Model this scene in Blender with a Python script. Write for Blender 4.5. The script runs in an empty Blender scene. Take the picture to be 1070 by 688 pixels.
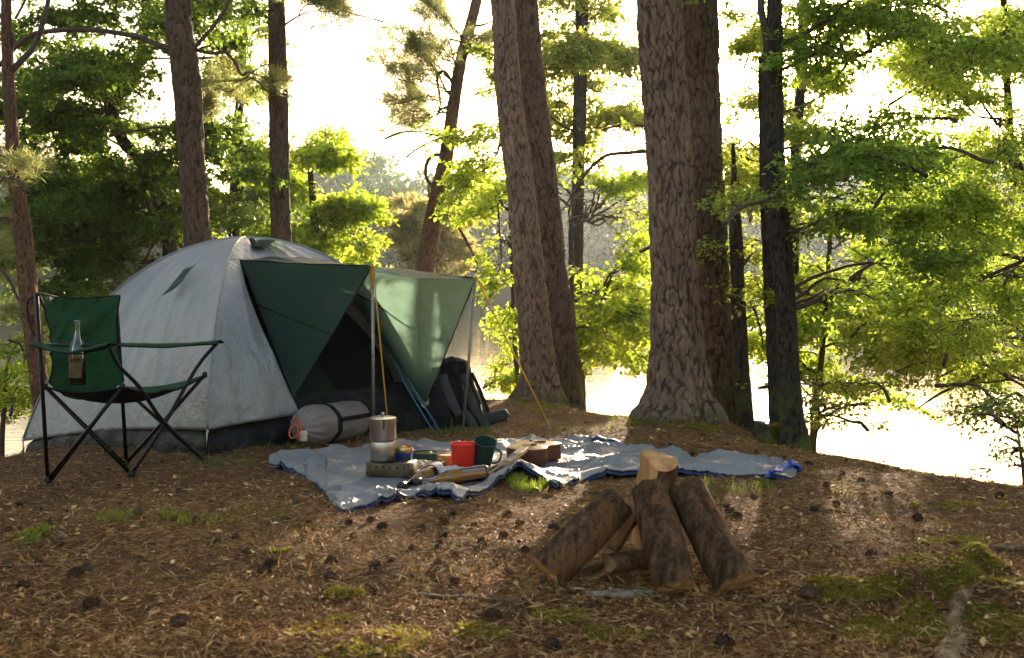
import bpy, math, random
import numpy as np
from mathutils import Vector, Matrix
random.seed(7); rng = np.random.default_rng(11)
sc = bpy.context.scene
C = sc.collection
R = math.radians

# ------------------------------------------------------------------ camera, sky, sun, exposure
F, CX, HY, CH = 1200.0, 535.0, 285.0, 0.90      # focal length in photo pixels, centre column, horizon row, camera height
cam_d = bpy.data.cameras.new('camera'); cam = bpy.data.objects.new('camera', cam_d); C.objects.link(cam)
cam.location = (0, 0, CH); cam.rotation_euler = (R(90), 0, 0)
cam_d.sensor_width = 36; cam_d.lens = 36*F/1070; cam_d.shift_y = -(344-HY)/1070
cam_d.clip_start = 0.05; cam_d.clip_end = 5000
cam_d.dof.use_dof = True; cam_d.dof.focus_distance = 6.0; cam_d.dof.aperture_fstop = 5.6
sc.camera = cam
SUN_AZ, SUN_EL = 13.0, 11.0
w = bpy.data.worlds.new('World'); sc.world = w; w.use_nodes = True
nt = w.node_tree; bg = nt.nodes['Background']
sky = nt.nodes.new('ShaderNodeTexSky'); sky.sky_type = 'NISHITA'; sky.sun_disc = False
sky.sun_elevation = R(SUN_EL); sky.sun_rotation = R(SUN_AZ)
sky.air_density = 1.0; sky.dust_density = 4.0; sky.ozone_density = 0.6; sky.altitude = 0
nt.links.new(sky.outputs[0], bg.inputs[0]); bg.inputs[1].default_value = 0.15
sl = bpy.data.lights.new('sun', 'SUN'); sun = bpy.data.objects.new('sun', sl); C.objects.link(sun)
sl.energy = 5.0; sl.angle = R(0.6); sl.color = (1.0, 0.86, 0.68)
sd = Vector((math.sin(R(SUN_AZ))*math.cos(R(SUN_EL)), math.cos(R(SUN_AZ))*math.cos(R(SUN_EL)), math.sin(R(SUN_EL))))
sun.rotation_euler = sd.to_track_quat('Z', 'Y').to_euler()
sc.view_settings.view_transform = 'Standard'; sc.view_settings.look = 'None'
sc.view_settings.exposure = 1.72; sc.view_settings.gamma = 1.0
sc.view_settings.use_white_balance = True; sc.view_settings.white_balance_temperature = 7100; sc.view_settings.white_balance_tint = 13
sc.render.engine = 'CYCLES'
cy = sc.cycles
cy.use_denoising = True; cy.max_bounces = 8; cy.diffuse_bounces = 3; cy.glossy_bounces = 3; cy.transmission_bounces = 6
cy.transparent_max_bounces = 8; cy.volume_bounces = 0; cy.caustics_reflective = False; cy.caustics_refractive = False
cy.sample_clamp_indirect = 6.0

# ------------------------------------------------------------------ helpers: numbers
def _h(ix, iy, iz, s):
    M = np.uint64(0xffffffff)
    h = (ix.astype(np.int64)*374761393 + iy.astype(np.int64)*668265263 + iz.astype(np.int64)*1442695041 + s*974634777).astype(np.uint64) & M
    h = ((h ^ (h >> np.uint64(13)))*np.uint64(1274126177)) & M
    h = ((h ^ (h >> np.uint64(16)))*np.uint64(2246822519)) & M
    return ((h ^ (h >> np.uint64(15))) & M).astype(np.float64)/4294967296.0
def vn(x, y, z=0.0, s=0):
    x, y, z = np.broadcast_arrays(np.asarray(x, float), np.asarray(y, float), np.asarray(z, float))
    ix, iy, iz = np.floor(x), np.floor(y), np.floor(z)
    fx, fy, fz = x-ix, y-iy, z-iz
    fx, fy, fz = [f*f*(3-2*f) for f in (fx, fy, fz)]
    r = 0
    for a in (0, 1):
        for b in (0, 1):
            for c in (0, 1):
                r = r + _h(ix+a, iy+b, iz+c, s)*(fx if a else 1-fx)*(fy if b else 1-fy)*(fz if c else 1-fz)
    return r*2-1
def fbm(x, y, z=0.0, s=0, o=4):
    r, a, t = 0, 1.0, 0
    for k in range(o):
        r = r + a*vn(x*2**k, y*2**k, np.asarray(z)*2**k, s+k); t += a; a *= .5
    return r/t
def worley(u, v, cu, s=0):
    """cell edges (F2-F1) on a surface periodic in u (cu cells around); v in cells"""
    x = u*cu; ix, iy = np.floor(x), np.floor(v)
    f1 = np.full(x.shape, 9.0); f2 = f1.copy(); cid = np.zeros(x.shape)
    for a in (-1, 0, 1):
        for b in (-1, 0, 1):
            gx, gy = ix+a, iy+b; wx = np.mod(gx, cu); z0 = np.zeros_like(wx)
            d = np.hypot(gx+_h(wx, gy, z0, s)-x, gy+_h(wx, gy, z0, s+9)-v)
            n = d < f1
            f2 = np.where(n, f1, np.minimum(f2, d)); cid = np.where(n, _h(wx, gy, z0, s+5), cid); f1 = np.where(n, d, f1)
    return f2-f1, cid
def lerp(a, b, t): return a+(b-a)*t
def sstep(a, b, x):
    t = np.clip((x-a)/(b-a), 0, 1); return t*t*(3-2*t)

# ------------------------------------------------------------------ terrain height and picture-to-ground lookup (used to place things on the ground)
CRX = [-40, -12, -4, -2.7, -2.0, -1, -.2, .7, 1.5, 2.15, 3, 4.2, 6, 12, 40]
CRY = [-30, .5, 5, 6.1, 7.2, 8.0, 7.9, 7.15, 5.95, 4.8, 3.4, 1.2, -3, -16, -60]
def H(x, y):
    x = np.asarray(x, float); y = np.asarray(y, float)
    z = .05 - .1*np.maximum(0, -1.5-x)*(x > -4) - .25*(x <= -4)
    cy_ = np.interp(x, CRX, CRY); sl_ = (np.interp(x+.4, CRX, CRY)-np.interp(x-.4, CRX, CRY))/.8
    d = (y-cy_)/np.sqrt(1+sl_**2)
    sp = np.log1p(np.exp(np.clip(d*5, -30, 30)))/5
    k = .20 + .25*sstep(-.6, 1.2, x)
    z = z - k*sp
    z = z + .018*vn(x*1.3, y*1.3, 0, 3) + .012*vn(x*4, y*4, 0, 4) + .006*vn(x*11, y*11, 0, 5)
    for (a, b, c, d_, hh, wd) in ROOTS:
        ax, ay = c-a, d_-b; t = np.clip(((x-a)*ax+(y-b)*ay)/(ax*ax+ay*ay), 0, 1)
        q = (x-a-t*ax)**2+(y-b-t*ay)**2
        z = z + hh*np.exp(-q/(wd*wd))*(1+.3*vn(x*9, y*9, 0, 8))
    return np.maximum(z, -1.6)
ROOTS = [(.75, 2.95, 1.15, 2.95, .03, .10), (1.15, 2.95, 1.9, 3.35, .075, .24), (1.2, 2.4, 1.22, 2.95, .035, .15), (.22, 6.9, -.2, 6.95, .02, .2),
         (.98, 6.75, 1.35, 6.45, .05, .12), (-.62, 2.62, -.35, 2.55, .03, .13), (.94, 6.72, 1.0, 6.72, .05, .36), (.17, 7.88, .2, 7.88, .05, .28), (1.2, 7.35, 1.22, 7.35, .04, .25)]
def h1(x, y): return float(H(x, y))
def P(px, py, Y): return Vector(((px-CX)/F*Y, Y, CH-(py-HY)/F*Y))
def G(px, py):
    """point on the ground seen at picture position px, py"""
    Y = np.arange(1.5, 14, .01); X = (px-CX)/F*Y; Z = CH-(py-HY)/F*Y; g = H(X, Y); k = np.argmax(Z < g)
    if Z[k] >= g[k]: k = len(Y)-1
    return Vector((X[k], Y[k], g[k]))
def on(px, py, dz=0):
    g = G(px, py); g.z += dz; return g

# ------------------------------------------------------------------ helpers: meshes and things
class MB:
    def __init__(s): s.V = []; s.F = []; s.M = []; s.n = 0; s.A = []
    def add(s, V, Fs, m=0, a=None):
        V = np.asarray(V, float).reshape(-1, 3)
        for f in Fs:
            f = np.asarray(f, dtype=np.int64)
            if f.ndim == 1: f = f.reshape(1, -1)
            s.F.append(f+s.n); s.M.append(np.full(len(f), m))
        s.V.append(V); s.n += len(V)
        s.A.append(np.zeros(len(V)) if a is None else np.broadcast_to(np.asarray(a, float).ravel(), (len(V),)))
        return s
    def grid(s, Pts, m=0, wrap=False, a=None):
        nu, nv = Pts.shape[:2]
        i = np.arange(nu-1 if not wrap else nu)[:, None]; j = np.arange(nv-1)[None, :]
        i2 = (i+1) % nu
        q = np.stack([i*nv+j, i2*nv+j, i2*nv+j+1, i*nv+j+1], -1).reshape(-1, 4)
        return s.add(Pts.reshape(-1, 3), [q], m, a)
    def tube(s, pts, rad, seg=8, m=0, caps=True, sub=0):
        pts = np.array([tuple(p) for p in pts], float)
        rad = np.broadcast_to(np.asarray(rad, float), (len(pts),)) if np.ndim(rad) == 0 else np.asarray(rad, float)
        if sub: pts, rad = smooth_path(pts, rad, sub)
        ring, t = sweep(pts, seg, rad)
        s.grid(ring, m, wrap=True)
        if caps:
            b = s.n-len(pts)*seg
            n = len(pts)
            s.F.append(np.array([[b+k*n for k in range(seg)][::-1]])); s.M.append(np.array([m]))
            s.F.append(np.array([[b+k*n+n-1 for k in range(seg)]])); s.M.append(np.array([m]))
        return s
    def box(s, c, size, rot=None, m=0, bev=0):
        hx, hy, hz = [q/2 for q in size]
        if bev:
            b = min(bev, hx*.9, hy*.9, hz*.9); V = []; 
            for sx in (-1, 1):
                for sy in (-1, 1):
                    for sz in (-1, 1):
                        V += [(sx*hx, sy*(hy-b), sz*(hz-b)), (sx*(hx-b), sy*hy, sz*(hz-b)), (sx*(hx-b), sy*(hy-b), sz*hz)]
            import bmesh
            bm = bmesh.new(); [bm.verts.new(v) for v in V]; r = bmesh.ops.convex_hull(bm, input=bm.verts); bm.verts.ensure_lookup_table(); bm.verts.index_update()
            bmesh.ops.dissolve_limit(bm, angle_limit=.01, verts=bm.verts, edges=bm.edges); bm.verts.index_update()
            V = np.array([v.co[:] for v in bm.verts]); Fs = [[v.index for v in f.verts] for f in bm.faces]; bm.free()
        else:
            V = np.array([(x, y, z) for x in (-hx, hx) for y in (-hy, hy) for z in (-hz, hz)])
            Fs = [[0, 1, 3, 2], [4, 6, 7, 5], [0, 4, 5, 1], [2, 3, 7, 6], [0, 2, 6, 4], [1, 5, 7, 3]]
        if rot is not None: V = V @ np.array(rot).T
        return s.add(V+np.array(tuple(c)), Fs, m)
    def lathe(s, prof, seg=24, mat4=None, m=0):
        """prof: list of (radius, height)"""
        a = np.linspace(0, 2*math.pi, seg, endpoint=False); pr = np.array(prof)
        Pn = np.stack([np.cos(a)[:, None]*pr[None, :, 0], np.sin(a)[:, None]*pr[None, :, 0], np.broadcast_to(pr[None, :, 1], (seg, len(pr)))], -1)
        if mat4 is not None:
            M = np.array(mat4); Pn = Pn @ M[:3, :3].T + M[:3, 3]
        return s.grid(Pn, m, wrap=True)
    def build(s, name, mats, parent=None, smooth=True, attr=None, thick=None, thick_m=0, off=-1.0, autos=None):
        V = np.concatenate(s.V); me = bpy.data.meshes.new(name)
        ls = [f.shape[1] for f in s.F for _ in range(len(f))]
        loops = np.concatenate([f.ravel() for f in s.F]); ls = np.array(ls)
        me.vertices.add(len(V)); me.vertices.foreach_set('co', V.ravel())
        me.loops.add(len(loops)); me.loops.foreach_set('vertex_index', loops.astype(np.int32))
        me.polygons.add(len(ls)); st = np.concatenate([[0], np.cumsum(ls)[:-1]])
        me.polygons.foreach_set('loop_start', st.astype(np.int32)); me.polygons.foreach_set('loop_total', ls.astype(np.int32))
        me.polygons.foreach_set('material_index', np.concatenate(s.M).astype(np.int32))
        if not isinstance(mats, (list, tuple)): mats = [mats]
        for m in mats: me.materials.append(m)
        me.update(calc_edges=True); me.validate()
        if smooth: me.polygons.foreach_set('use_smooth', np.ones(len(me.polygons), bool))
        if smooth and autos: me.set_sharp_from_angle(angle=R(autos))
        if attr:
            at = me.attributes.new(attr, 'FLOAT', 'POINT'); at.data.foreach_set('value', np.concatenate(s.A).astype(np.float32))
        o = bpy.data.objects.new(name, me); C.objects.link(o)
        if parent is not None: o.parent = parent
        if thick:
            md = o.modifiers.new('thickness', 'SOLIDIFY'); md.thickness = thick; md.offset = off; md.material_offset = thick_m; md.material_offset_rim = thick_m
        return o
def smooth_path(pts, rad, sub):
    n = len(pts); q = []; rr = []
    for i in range(n-1):
        p0, p1, p2, p3 = pts[max(i-1, 0)], pts[i], pts[i+1], pts[min(i+2, n-1)]
        for k in range(sub):
            t = k/sub
            q.append(.5*((2*p1)+(-p0+p2)*t+(2*p0-5*p1+4*p2-p3)*t*t+(-p0+3*p1-3*p2+p3)*t**3)); rr.append(lerp(rad[i], rad[i+1], t))
    q.append(pts[-1]); rr.append(rad[-1])
    return np.array(q), np.array(rr)
def sweep(pts, seg, rad):
    t = np.gradient(pts, axis=0) if len(pts) > 1 else np.array([[0, 0, 1.]])
    t /= np.linalg.norm(t, axis=1)[:, None]+1e-12
    up = np.array([0, 0, 1.]) if abs(t[0][2]) < .9 else np.array([1., 0, 0])
    nrm = np.zeros_like(pts); n = np.cross(t[0], up); n /= np.linalg.norm(n)
    for i in range(len(pts)):
        n = n-t[i]*np.dot(n, t[i]); n /= np.linalg.norm(n)+1e-12; nrm[i] = n
    bn = np.cross(t, nrm)
    a = np.linspace(0, 2*math.pi, seg, endpoint=False)
    ring = pts[None]+rad[None, :, None]*(np.cos(a)[:, None, None]*nrm[None]+np.sin(a)[:, None, None]*bn[None])
    return ring, t
def thing(name, label, cat, loc=(0, 0, 0), rz=0, group=None):
    o = bpy.data.objects.new(name, None); C.objects.link(o); o.empty_display_size = .1
    o.location = loc; o.rotation_euler = (0, 0, rz); o['label'] = label; o['category'] = cat
    if group: o['group'] = group
    return o
def tag(o, label, cat, group=None, kind=None):
    if label: o['label'] = label
    if cat: o['category'] = cat
    if group: o['group'] = group
    if kind: o['kind'] = kind
    return o
def struct(o): o['kind'] = 'structure'; return o
def recentre(o, p):
    """move a mesh's origin to p, shape stays where it is"""
    o.data.transform(Matrix.Translation(-Vector(p))); o.location = p; return o

# ------------------------------------------------------------------ helpers: materials
def mat(name):
    m = bpy.data.materials.new(name); m.use_nodes = True; n = m.node_tree
    return m, n, n.nodes['Principled BSDF']
def ramp(n, fac, stops):
    r = n.nodes.new('ShaderNodeValToRGB'); e = r.color_ramp.elements
    while len(e) < len(stops): e.new(.5)
    for k, (p, c) in enumerate(stops): e[k].position = p; e[k].color = (*c, 1)
    n.links.new(fac, r.inputs[0]); return r.outputs[0]
def noise(n, scale, detail=4, rough=.6, vec=None, dist=0, stretch=None):
    t = n.nodes.new('ShaderNodeTexNoise'); t.inputs['Scale'].default_value = scale; t.inputs['Detail'].default_value = detail
    t.inputs['Roughness'].default_value = rough; t.inputs['Distortion'].default_value = dist
    c = n.nodes.new('ShaderNodeTexCoord'); v = c.outputs['Object'] if vec is None else vec
    if stretch:
        mp = n.nodes.new('ShaderNodeMapping'); mp.inputs['Scale'].default_value = stretch; n.links.new(v, mp.inputs[0]); v = mp.outputs[0]
    n.links.new(v, t.inputs['Vector']); return t
def bump(n, h, strength, dist, bs, base=None):
    b = n.nodes.new('ShaderNodeBump'); b.inputs['Strength'].default_value = strength; b.inputs['Distance'].default_value = dist
    n.links.new(h, b.inputs['Height'])
    if base: n.links.new(base, b.inputs['Normal'])
    if bs: n.links.new(b.outputs[0], bs.inputs['Normal'])
    return b.outputs[0]
def simple(name, col, rough=.5, metal=0, var=.25, sc_=30, bmp=0, spec=.3, stretch=None):
    m, n, b = mat(name)
    t = noise(n, sc_, 5, .6, stretch=stretch)
    b.inputs['Base Color'].default_value = (*col, 1)
    n.links.new(ramp(n, t.outputs[0], [(.3, [c*(1-var) for c in col]), (.7, [min(1, c*(1+var)) for c in col])]), b.inputs['Base Color'])
    b.inputs['Roughness'].default_value = rough; b.inputs['Metallic'].default_value = metal; b.inputs['Specular IOR Level'].default_value = spec
    if bmp: bump(n, t.outputs[0], .6, bmp, b)
    return m
def mixrgb(n, f, a, b):
    mx = n.nodes.new('ShaderNodeMix'); mx.data_type = 'RGBA'
    for k, v in ((0, f), (6, a), (7, b)):
        if hasattr(v, 'is_linked'): n.links.new(v, mx.inputs[k])
        else: mx.inputs[k].default_value = v if k == 0 else (*v, 1)
    return mx.outputs[2]
def leaf_mat(name, diff, trans, tw=.55, sc_=1.2, gloss=.25):
    m, n, b = mat(name)
    at = n.nodes.new('ShaderNodeAttribute'); at.attribute_name = 'rnd'
    t = noise(n, sc_, 2)
    mx = n.nodes.new('ShaderNodeMath'); mx.operation = 'ADD'; n.links.new(at.outputs['Fac'], mx.inputs[0])
    ms = n.nodes.new('ShaderNodeMath'); ms.operation = 'MULTIPLY_ADD'; n.links.new(t.outputs[0], ms.inputs[0]); ms.inputs[1].default_value = 1.2; ms.inputs[2].default_value = -.6
    n.links.new(ms.outputs[0], mx.inputs[1])
    lo = lambda c, k, g=1: [c[0]*k*g, c[1]*k, c[2]*k]
    n.links.new(ramp(n, mx.outputs[0], [(.1, lo(diff, .65)), (.55, diff), (1, lo(diff, 1.35, 1.25))]), b.inputs['Base Color'])
    b.inputs['Roughness'].default_value = .45; b.inputs['Specular IOR Level'].default_value = gloss
    tr = n.nodes.new('ShaderNodeBsdfTranslucent')
    n.links.new(ramp(n, mx.outputs[0], [(.1, lo(trans, .6)), (.55, trans), (1, lo(trans, 1.3, 1.2))]), tr.inputs[0])
    s = n.nodes.new('ShaderNodeMixShader'); s.inputs[0].default_value = tw
    n.links.new(b.outputs[0], s.inputs[1]); n.links.new(tr.outputs[0], s.inputs[2]); n.links.new(s.outputs[0], n.nodes['Material Output'].inputs[0])
    return m
def cloth_mat(name, col, trans=None, tw=.4, rough=.6, bscale=18, bdist=.006, metal=0, sheen=0, spec=.4, col2=None, vor=.35):
    m, n, b = mat(name)
    t = noise(n, bscale, 6, .62, dist=.35); t2 = noise(n, bscale*.3, 3, .5, dist=.8)
    c = ramp(n, t2.outputs[0], [(.3, [q*.85 for q in col]), (.7, col2 or [min(1, q*1.12) for q in col])])
    n.links.new(c, b.inputs['Base Color']); b.inputs['Roughness'].default_value = rough; b.inputs['Metallic'].default_value = metal
    b.inputs['Specular IOR Level'].default_value = spec; b.inputs['Sheen Weight'].default_value = sheen
    v = n.nodes.new('ShaderNodeTexVoronoi'); v.feature = 'DISTANCE_TO_EDGE'; v.inputs['Scale'].default_value = bscale*.55
    tc = n.nodes.new('ShaderNodeTexCoord'); ad = n.nodes.new('ShaderNodeMixRGB'); ad.blend_type = 'ADD'; ad.inputs[0].default_value = .06
    n.links.new(tc.outputs['Object'], ad.inputs[1]); n.links.new(t2.outputs['Color'], ad.inputs[2]); n.links.new(ad.outputs[0], v.inputs['Vector'])
    n1 = bump(n, v.outputs['Distance'], vor, bdist*1.5, None)
    nn = bump(n, t.outputs[0], .7, bdist, b, n1)
    if trans:
        tr = n.nodes.new('ShaderNodeBsdfTranslucent'); tr.inputs[0].default_value = (*trans, 1); n.links.new(nn, tr.inputs['Normal'])
        s = n.nodes.new('ShaderNodeMixShader'); s.inputs[0].default_value = tw
        n.links.new(b.outputs[0], s.inputs[1]); n.links.new(tr.outputs[0], s.inputs[2]); n.links.new(s.outputs[0], n.nodes['Material Output'].inputs[0])
    return m
def bark_mat(name, plate, crack, red=None, moss=0):
    m, n, b = mat(name)
    at = n.nodes.new('ShaderNodeAttribute'); at.attribute_name = 'plate'
    t = noise(n, 9, 6, .7, stretch=(1, 1, .35)); t2 = noise(n, 55, 5, .7, stretch=(1, 1, .5))
    base = ramp(n, t.outputs[0], [(.3, [q*.65 for q in plate]), (.5, plate), (.72, red or [q*1.4 for q in plate])])
    base = mixrgb(n, ramp(n, t2.outputs[0], [(.35, (0, 0, 0)), (.6, (1, 1, 1))]), [q*.55 for q in plate], base)
    base = mixrgb(n, ramp(n, at.outputs['Fac'], [(.05, (0, 0, 0)), (.55, (1, 1, 1))]), crack, base)
    if moss:
        tc = n.nodes.new('ShaderNodeNewGeometry'); sp = n.nodes.new('ShaderNodeSeparateXYZ'); n.links.new(tc.outputs['Position'], sp.inputs[0])
        mr = n.nodes.new('ShaderNodeMapRange'); mr.inputs['From Min'].default_value = moss; mr.inputs['From Max'].default_value = -.05
        n.links.new(sp.outputs['Z'], mr.inputs['Value'])
        t3 = noise(n, 7, 4, .6); mm = n.nodes.new('ShaderNodeMath'); mm.operation = 'MULTIPLY'; n.links.new(mr.outputs[0], mm.inputs[0])
        n.links.new(ramp(n, t3.outputs[0], [(.42, (0, 0, 0)), (.58, (1, 1, 1))]), mm.inputs[1])
        base = mixrgb(n, mm.outputs[0], base, (.085, .10, .018))
    n.links.new(base, b.inputs['Base Color']); b.inputs['Roughness'].default_value = .9; b.inputs['Specular IOR Level'].default_value = .2
    n1 = bump(n, t2.outputs[0], .8, .006, None); bump(n, t.outputs[0], .7, .012, b, n1)
    return m
# ------------------------------------------------------------------ materials
M = {}
def ground_material():
    m, n, b = mat('forest_floor')
    t1 = noise(n, 1.1, 5, .6); t2 = noise(n, 14, 7, .75); t3 = noise(n, 70, 6, .75, dist=1.2)
    c = ramp(n, t3.outputs[0], [(.25, (.08, .038, .016)), (.45, (.20, .098, .038)), (.6, (.32, .165, .066)), (.78, (.50, .30, .13))])
    c2 = ramp(n, t3.outputs[0], [(.25, (.05, .026, .014)), (.5, (.16, .08, .036)), (.75, (.30, .165, .075))])
    c = mixrgb(n, ramp(n, t1.outputs[0], [(.38, (0, 0, 0)), (.6, (1, 1, 1))]), c, c2)
    n.links.new(c, b.inputs['Base Color']); b.inputs['Roughness'].default_value = .95; b.inputs['Specular IOR Level'].default_value = .15
    n1 = bump(n, t3.outputs[0], 1, .012, None); bump(n, t2.outputs[0], .8, .03, b, n1)
    return m
M['ground'] = ground_material()
def litter_material():
    m, n, b = mat('litter')
    at = n.nodes.new('ShaderNodeAttribute'); at.attribute_name = 'rnd'
    n.links.new(ramp(n, at.outputs['Fac'], [(0, (.05, .024, .011)), (.3, (.17, .070, .023)), (.6, (.38, .18, .055)), (.85, (.62, .35, .12)), (1, (.85, .60, .28))]), b.inputs['Base Color'])
    b.inputs['Roughness'].default_value = .75; b.inputs['Specular IOR Level'].default_value = .12
    return m
M['litter'] = litter_material()
M['moss'] = leaf_mat('moss', (.17, .17, .03), (.42, .42, .05), .45, 9, .1)
M['grass'] = leaf_mat('grass', (.07, .12, .02), (.25, .36, .04), .5, 3, .3)
M['drygrass'] = leaf_mat('dry_grass', (.20, .15, .06), (.45, .34, .12), .4, 3, .3)
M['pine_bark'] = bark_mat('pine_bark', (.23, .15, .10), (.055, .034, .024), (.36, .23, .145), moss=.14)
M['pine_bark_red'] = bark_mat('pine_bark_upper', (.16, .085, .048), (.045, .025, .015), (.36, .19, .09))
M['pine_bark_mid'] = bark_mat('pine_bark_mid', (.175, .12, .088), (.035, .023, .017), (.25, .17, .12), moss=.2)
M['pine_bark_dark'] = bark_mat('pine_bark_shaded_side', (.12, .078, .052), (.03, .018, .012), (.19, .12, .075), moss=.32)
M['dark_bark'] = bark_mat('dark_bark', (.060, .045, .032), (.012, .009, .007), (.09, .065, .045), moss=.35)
M['twig'] = simple('twig_bark', (.075, .05, .035), .85, var=.4, sc_=20)
M['leaf_dark'] = leaf_mat('leaf_oak', (.060, .11, .028), (.34, .54, .06), .58)
M['leaf_deep'] = leaf_mat('leaf_deep', (.040, .080, .022), (.22, .37, .04), .5)
M['leaf_mid'] = leaf_mat('leaf_alder', (.08, .125, .025), (.46, .58, .07), .6)
M['leaf_yel'] = leaf_mat('leaf_maple', (.08, .14, .025), (.54, .74, .07), .66)
M['leaf_birch'] = leaf_mat('leaf_birch', (.085, .14, .03), (.54, .74, .10), .66)
M['needle'] = leaf_mat('pine_needles', (.09, .12, .045), (.40, .46, .14), .5)
M['needle_pale'] = leaf_mat('pine_needles_golden', (.17, .18, .07), (.62, .60, .20), .5)
M['far_leaf'] = leaf_mat('far_foliage', (.040, .095, .035), (.13, .30, .07), .35, .15, .02)
M['far_leaf2'] = leaf_mat('far_foliage_blue', (.032, .085, .045), (.09, .23, .09), .3, .15, .02)
def water_material():
    m, n, b = mat('lake_water')
    b.inputs['Base Color'].default_value = (.075, .068, .035, 1); b.inputs['Roughness'].default_value = .07; b.inputs['IOR'].default_value = 1.33
    t = noise(n, 5, 4, .6, stretch=(.5, 1.6, 1)); t2 = noise(n, .5, 2, .5, stretch=(.4, 1.2, 1))
    n1 = bump(n, t.outputs[0], .22, .02, None); bump(n, t2.outputs[0], .12, .08, b, n1)
    return m
M['water'] = water_material()
M['silver'] = cloth_mat('silver_tent_fabric', (.37, .365, .35), (.30, .30, .28), .16, .38, 12, .024, .4, col2=(.355, .35, .338), vor=.10)
M['tentgreen'] = cloth_mat('green_tent_fabric', (.004, .026, .020), (.78, 1.0, .88), .38, .55, 14, .008, spec=.2)
M['tentdark'] = cloth_mat('inner_tent_fabric', (.004, .016, .011), None, .5, .8, 14, .005, spec=.1)
M['tentmesh'] = cloth_mat('inner_tent_mesh', (.003, .004, .004), None, .5, .95, 14, .005, spec=.05)
M['tub'] = cloth_mat('groundsheet', (.004, .0045, .005), None, .5, .45, 14, .03, spec=.3)
M['piping'] = simple('black_webbing', (.005, .0055, .0055), .85, sc_=60)
M['chairgreen'] = cloth_mat('chair_canvas', (.020, .082, .030), (.05, .16, .05), .25, .8, 7, .035, spec=.2)
M['blacktube'] = simple('black_painted_steel', (.010, .010, .010), .32, .3, sc_=40)
M['plastic'] = simple('black_plastic', (.012, .012, .012), .45, sc_=40)
M['steel'] = simple('grey_steel', (.42, .39, .35), .3, 1, .15, 60)
M['alu'] = simple('aluminium', (.50, .45, .38), .33, 1, .12, 8, stretch=(1, 1, .05))
M['pole'] = simple('worn_tent_pole', (.30, .27, .23), .4, .8, .3, 40)
M['rope'] = simple('yellow_cord', (.60, .27, .025), .8, 0, .3, 300, .001)
M['bluecord'] = simple('blue_cord', (.03, .17, .28), .6, 0, .2, 200)
M['orange'] = simple('orange_cord', (.60, .12, .03), .7, 0, .3, 200)
M['bagcloth'] = cloth_mat('sleeping_bag_nylon', (.25, .20, .18), (.3, .2, .18), .1, .5, 20, .006)
M['packblack'] = cloth_mat('backpack_cordura', (.008, .008, .008), None, .5, .85, 22, .010, spec=.25)
M['packgrey'] = cloth_mat('backpack_padding', (.045, .045, .044), None, .5, .95, 40, .003)
M['blanket'] = cloth_mat('silver_blanket', (.235, .23, .225), (.3, .3, .3), .1, .5, 12, .026, .15, col2=(.30, .295, .28))
M['navy'] = cloth_mat('navy_blanket_backing', (.010, .022, .075), None, .5, .5, 17, .006)
M['red'] = simple('red_plastic', (.72, .035, .018), .4, 0, .05, 20)
M['mugdark'] = simple('dark_green_plastic', (.012, .055, .040), .38, 0, .1, 20)
M['bluecup'] = simple('blue_enamel', (.012, .05, .26), .2, .2, .15, 20)
M['gold'] = simple('brass_band', (.55, .36, .16), .3, .9, .2, 40)
M['cream'] = simple('cream_label', (.62, .52, .36), .5, 0, .2, 60)
M['tin'] = simple('old_tin_box', (.12, .085, .045), .55, .5, .5, 25, .002)
M['kraft'] = cloth_mat('kraft_paper', (.42, .30, .19), (.3, .2, .1), .1, .8, 22, .006)
M['white_wrap'] = cloth_mat('paper_wrap', (.66, .60, .52), (.5, .4, .3), .2, .6, 30, .006)
M['wood_top'] = simple('spruce_top', (.38, .20, .085), .5, 0, .12, 3, stretch=(30, 2, 30))
M['wood_side'] = simple('mahogany_side', (.095, .026, .009), .45, 0, .25, 5, stretch=(8, 8, 40))
M['neckwood'] = simple('neck_wood', (.36, .19, .09), .4, 0, .15, 6)
M['hole'] = simple('dark_cavity', (.010, .007, .005), .9, sc_=10)
M['string'] = simple('nylon_string', (.5, .42, .30), .3, 0, .05, 10)
M['bottlecap'] = simple('black_cap', (.02, .02, .022), .35, 0, .2, 30)
def glass(name, col, ior=1.45, rough=.02):
    m, n, b = mat(name)
    b.inputs['Base Color'].default_value = (*col, 1); b.inputs['Transmission Weight'].default_value = 1; b.inputs['IOR'].default_value = ior; b.inputs['Roughness'].default_value = rough
    return m
def thin_glass():
    m, n, b = mat('clear_glass'); tr = n.nodes.new('ShaderNodeBsdfTransparent'); tr.inputs[0].default_value = (.90, .93, .90, 1); gl = n.nodes.new('ShaderNodeBsdfGlossy'); gl.inputs['Roughness'].default_value = .06
    lw = n.nodes.new('ShaderNodeLayerWeight'); lw.inputs[0].default_value = .35; s = n.nodes.new('ShaderNodeMixShader'); n.links.new(lw.outputs['Fresnel'], s.inputs[0]); n.links.new(tr.outputs[0], s.inputs[1]); n.links.new(gl.outputs[0], s.inputs[2]); n.links.new(s.outputs[0], n.nodes['Material Output'].inputs[0]); return m
M['glass'] = thin_glass()
M['old_glass'] = glass('clear_glass', (.93, .95, .92))
def drink(name, col, k):
    m, n, b = mat(name); b.inputs['Base Color'].default_value = (*col, 1); b.inputs['Transmission Weight'].default_value = .6; b.inputs['IOR'].default_value = 1.33; b.inputs['Roughness'].default_value = .08
    tr = n.nodes.new('ShaderNodeBsdfTranslucent'); tr.inputs[0].default_value = (*col, 1); s = n.nodes.new('ShaderNodeMixShader'); s.inputs[0].default_value = k
    n.links.new(b.outputs[0], s.inputs[1]); n.links.new(tr.outputs[0], s.inputs[2]); n.links.new(s.outputs[0], n.nodes['Material Output'].inputs[0]); return m
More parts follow.
